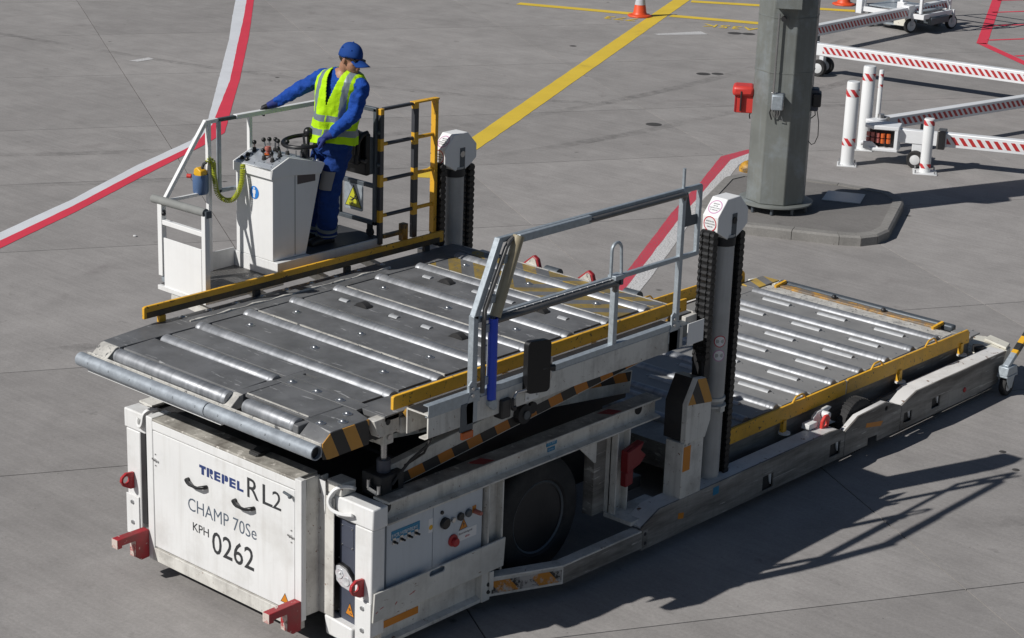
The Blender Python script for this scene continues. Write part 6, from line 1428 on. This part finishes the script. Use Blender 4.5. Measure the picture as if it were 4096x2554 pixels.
for z in (1.02, .86): MB().lathe([(.0375, z), (.0375, z+.055)], n=16, cap=False).build('tape_band', M['band'], t)
# ---------------------------------------------------------------- tow bars
M['tow_white'] = paint('tow_bar_white', (.77, .78, .79), .35, var=.03, dirt=.12, dlo=.55, dhi=.9, dcol=(.4, .4, .4))
M['tow_stripe'] = stripe_mat('tow_bar_stripes', (.76, 0, .65), .088, (.42, .028, .030), (.72, .71, .73), .52, rough=.4, var=.05)
M['tow_stripe_wide'] = stripe_mat('tow_bar_wide_stripes', (.80, 0, .60), .098, (.46, .03, .03), (.74, .74, .74), .50, rough=.4, var=.05)
M['roller_orange'] = paint('orange_roller', (.62, .13, .03), .4, var=.1); M['roller_pink'] = paint('pale_red_roller', (.50, .16, .14), .4, var=.1)
M['wheel_white'] = paint('white_wheel', (.62, .63, .63), .45, var=.06, dirt=.2)
def tow_wheel(par, x, y, r_):
    w_ = link('wheel', None, par, (x, y, r_))
    MB().lathe([(r_*.6, -.05), (r_*.92, -.055), (r_, -.035), (r_, .035), (r_*.92, .055), (r_*.6, .05)], axis='y', n=28, cap=False).build('tyre', M['tyre'], w_)
    MB().lathe([(0, -.058), (r_*.3, -.058), (r_*.62, -.045), (r_*.62, .045), (r_*.3, .058), (0, .058)], axis='y', n=24).build('rim', M['wheel_white'], w_)
def tow_bar(x, y, deg, x0, x1, zc, hh, label, mat, wheels=(), s0=None):
    t = thing('tow_bar', (x, y, 0), label, 'tow bar', R(deg), 'striped aircraft tow bars')
    MB().box((x0, -.07, zc-hh/2), (x1, .07, zc+hh/2)).build('beam', M['tow_white'], t, bevel=.012)
    for s in (-1, 1):
        MB().box((s0 if s0 is not None else x0+.08, s*.0705, zc-hh*.27), (x1-.1, s*.0725, zc+hh*.27)).build('striped_tape', M[mat], t)
    for xw in wheels:
        for s in (-1, 1): tow_wheel(t, xw, s*.16, .15)
        q = MB(); q.box((xw-.05, -.2, .13), (xw+.05, .2, .18)); q.box((xw-.04, -.06, .15), (xw+.04, .06, zc-hh/2)); q.build('axle_bracket', M['tow_white'], t, bevel=.005)
    return t
a = tow_bar(-7.55, 21.05, 8, -.12, 6.4, .46, .215, 'white tow bar with red stripes running from behind the column to the right edge', 'tow_stripe', (0.0,), .02)
MB().box((-.16, -.09, .35), (-.118, .09, .58)).build('end_plate', M['tow_white'], a, bevel=.006)
MB().box((-.165, -.05, .42), (-.155, .05, .52)).build('end_hole', M['dark'], a)
a = tow_bar(-8.95, 23.05, 91, -.3, 5.0, .42, .215, 'white tow bar with red stripes in front of the wheeled service stand', 'tow_stripe', ())
MB().box((3.2, -.09, .30), (3.45, .09, .56)).build('coupling_sleeve', M['tow_white'], a, bevel=.01)
for xw in (-.1, 4.6): MB().box((xw-.06, -.05, 0), (xw+.06, .05, .33)).build('prop_leg', M['galv_dark'], a)
a = tow_bar(-3.44, 16.35, 79.5, .08, 5.6, .48, .185, 'white tow bar with red stripes rising from the tall bollards to the right', 'tow_stripe', (), .28)
q = MB(); q.prism([(-.25, -.10), (.10, -.06), (.10, .06), (-.25, .10)], 'z', .50, .56); q.build('eye_plate', M['tow_white'], a, bevel=.012)
q = MB(); q.cyl((-.02, 0, .44), (-.02, 0, .62), .05, n=16); q.cyl((.05, -.09, .56), (.05, .09, .56), .03, n=12); q.build('coupling_pin', M['steel'], a)
for xw in (1.0, 5.0): MB().box((xw-.05, -.05, 0), (xw+.05, .05, .40)).build('prop_leg', M['galv_dark'], a)
t = tow_bar(-2.70, 16.13, 23, .40, 6.5, .44, .205, 'wheeled white tow bar whose open head holds orange rollers', 'tow_stripe_wide', (), .44)
MB().box((-.27, -.06, .335), (.32, .06, .535)).build('neck', M['tow_white'], t, bevel=.01)
MB().box((.30, -.11, .30), (.42, .11, .58)).build('clamp', M['grey_tube'], t, bevel=.015)
q = MB(); q.box((.18, -.062, .37), (.22, -.0605, .48)); q.build('striped_tape', M['tow_stripe_wide'], t)
for z0, z1 in ((.52, .58), (.20, .25)): MB().prism([(-.75, -.08), (-.62, -.20), (-.24, -.17), (-.24, .17), (-.62, .20), (-.75, .08)], 'z', z0, z1).build('head_plate', M['tow_white'], t, bevel=.012)
MB().box((-.30, -.17, .215), (-.25, .17, .565)).build('head_web', M['tow_white'], t, bevel=.006)
MB().box((-.68, -.06, .25), (-.30, .10, .52)).build('head_block', M['black'], t, bevel=.01)
for i, x in enumerate((-.69, -.62, -.545, -.47, -.39)):
    for z in (.345, .425):
        MB().cyl((x, -.135+.02*abs(i-3), z-.028), (x, -.135+.02*abs(i-3), z+.034), .030, n=12).build('roller', M['roller_orange'] if i > 2 else M['roller_pink'], t)
q = MB(); q.cyl((-.80, -.05, .27), (-.70, -.03, .29), .035, n=12); q.prism([(-.75, .22), (-.55, .20), (-.50, .24), (-.62, .33), (-.75, .33)], 'y', -.15, -.13); q.build('locking_lever', M['tow_white'], t, bevel=.01)
for s in (-1, 1): tow_wheel(t, .02, s*.12, .125)
MB().box((-.05, -.05, .11), (.09, .05, .34)).build('axle_bracket', M['tow_white'], t, bevel=.006)
# ---------------------------------------------------------------- wheeled service stand at the top edge
t = thing('service_stand', (-9.35, 27.0, 0), 'white wheeled service stand cut off by the top edge, standing on the apron', 'service stand')
q = MB(); 
for y in (-.6, .6): q.box((-.75, y-.03, .30), (.72, y+.03, .40))
for x in (-.7, .0, .66): q.box((x-.03, -.6, .30), (x+.03, .6, .40))
q.build('base_frame', M['tow_white'], t, bevel=.005)
MB().box((-.68, -.5, .41), (.55, .5, .44)).build('deck_panel', M['galv'], t, bevel=.004); MB().box((-.40, -.55, .10), (.20, .45, .13)).build('lower_tray', M['galv'], t)
MB().box((-.86, -.68, .25), (-.72, -.52, .58)).build('bumper_post', M['tow_white'], t, bevel=.008)
for x, y in ((-.72, -.58), (.16, -.58), (.58, -.52), (-.72, .58), (.60, .58)): MB().box((x-.03, y-.03, .4), (x+.03, y+.03, 2.1)).build('upright', M['tow_white'], t, bevel=.004)
for z in (1.1, 1.6, 2.08):
    for a_, b_ in (((-.72, -.58), (.58, -.52)), ((.58, -.52), (.60, .58)), ((.60, .58), (-.72, .58))): MB().bar((*a_, z), (*b_, z), .04, .04).build('guard_rail', M['tow_white'], t)
MB().tube([(-.72, -.58, 1.1), (-.2, -.58, 1.5), (.58, -.52, 2.0)], .02, 8).build('brace', M['tow_white'], t); MB().tube([(.6, .58, .45), (.6, 0, 1.3), (.58, -.5, 2.0)], .02, 8).build('brace', M['tow_white'], t)
MB().box((.08, -.64, .42), (.24, -.5, .60)).build('latch_block', M['tow_white'], t, bevel=.01)
MB().box((.40, -.35, .17), (.75, .35, .32)).build('drive_unit', M['galv_dark'], t, bevel=.02); MB().sph((.60, -.3, .33), .07, 12, sq=(1.4, 1, .6)).build('yellow_cover', M['yellow_clean'], t)
MB().box((.02, -.60, .12), (.36, -.52, .34)).build('perforated_plate', M['white_tail'], t)
for x, y in ((.38, -.56), (.66, .60), (-.55, -.56), (-.55, .60)):
    w_ = link('caster_wheel', None, t, (x, y, .14), rot=(0, 0, R(70)))
    MB().lathe([(.07, -.045), (.125, -.05), (.14, -.03), (.14, .03), (.125, .05), (.07, .045)], axis='y', n=28, cap=False).build('tyre', M['tyre'], w_); MB().lathe([(0, -.054), (.112, -.048), (.112, .048), (0, .054)], axis='y', n=20).build('rim', M['wheel_white'], w_)
    q = MB(); q.box((-.03, -.07, .0), (.03, -.055, .18)); q.box((-.03, .055, 0), (.03, .07, .18)); q.build('fork', M['galv'], w_)
# ---------------------------------------------------------------- traffic cones
def cone(x, y, label, h_=.75):
    t = thing('traffic_cone', (x, y, 0), label, 'traffic cone', R(30), 'orange traffic cones')
    MB().lathe([(.255, 0), (.26, .02), (.235, .045), (.165, .055)], n=8).build('cone_foot', M['cone'], t, bevel=.01)
    pr = lambda z: .145-(.115)*(z-.05)/(h_-.05)
    MB().lathe([(.165, .05), (.15, .07), (pr(.10), .10), (pr(h_), h_), (pr(h_)*.5, h_), (0, h_-.02)], n=28).build('cone_body', M['cone'], t)
    for z0, z1 in ((.25, .37), (.50, .60)): MB().lathe([(pr(z0)+.002, z0), (pr(z1)+.002, z1)], n=28, cap=False).build('reflective_band', M['cone_band'], t)
M['cone'] = paint('orange_cone_plastic', (.72, .085, .022), .45, var=.08, dirt=.15); M['cone_band'] = paint('grey_cone_band', (.52, .53, .56), .4, var=.05, dirt=.2)
cone(-13.63, 23.46, 'orange cone with grey bands standing on the yellow line at the top edge'); cone(-11.84, 28.45, 'red cone foot at the top edge, half hidden behind the column')
# ---------------------------------------------------------------- caster leg beside the loader's rear corner
t = thing('trolley_drawbar', (3.08, 8.16, 0), 'galvanised caster leg with black and yellow arm beside the rear skirt of the loader', 'trolley')
M['arm_stripe'] = stripe_mat('arm_stripe', (0, .75, .9), .205, (.66, .36, .02), (.025, .025, .025), .5, rough=.45, var=.08)
w_ = link('caster_wheel', None, t, (0, .03, .10))
MB().lathe([(.055, -.03), (.09, -.034), (.10, -.02), (.10, .02), (.09, .034), (.055, .03)], axis='x', n=28, cap=False).build('tyre', M['tyre'], w_); MB().lathe([(0, -.036), (.03, -.034), (.058, -.026), (.058, .026), (.03, .034), (0, .036)], axis='x', n=20).build('rim', M['wheel_white'], w_)
q = MB(); 
for s in (-1, 1): q.prism([(.0, .08), (.06, .08), (.10, .21), (-.07, .21)], 'x', s*.045-.004, s*.045+.004)
q.box((-.06, -.08, .205), (.06, .13, .222)); q.build('caster_fork', M['galv'], t, bevel=.003)
MB().prism([(-.08, .222), (.14, .222), (.11, .31), (-.06, .31)], 'x', -.055, .055).build('caster_socket', M['galv'], t, bevel=.006)
MB().bar((0, -.02, .30), (0, .13, .405), .065, .05).build('arm_foot', M['galv'], t, bevel=.006); MB().bar((0, .12, .398), (0, 1.2, 1.15), .065, .05).build('striped_arm', M['arm_stripe'], t, bevel=.006)
# ---------------------------------------------------------------- red wheel chock hung on the frame post
t = thing('wheel_chock', (2.73, 2.56, .58), 'dark red wheel chock hanging on the frame post behind the front wheel', 'wheel chock')
q = MB(); q.prism([(-.06, .12), (.10, .16), (.17, .22), (.10, .28), (.14, .34), (-.06, .30)], 'x', -.005, .07); q.build('chock_body', M['red_dark'], t, bevel=.008)
MB().prism([(-.06, 0), (.03, .01), (.03, .14), (-.06, .12)], 'x', 0, .06).build('chock_spike', M['red_dark'], t, bevel=.008)
MB().tube([(.03, -.06, .30), (.03, .0, .318), (.03, .10, .315), (.03, .12, .29), (.03, .115, .24)], .009, 8).build('chock_handle', M['red_dark'], t)
# ---------------------------------------------------------------- litter
rr = random.Random(5)
MB().sph((0, 0, .012), .02, 6, sq=(1.4, 1, .6)).build('crumpled_paper', M['label_white'], None, (-7.10, 5.35, 0), label='tiny white paper scrap on the apron left of the operator platform', category='litter')
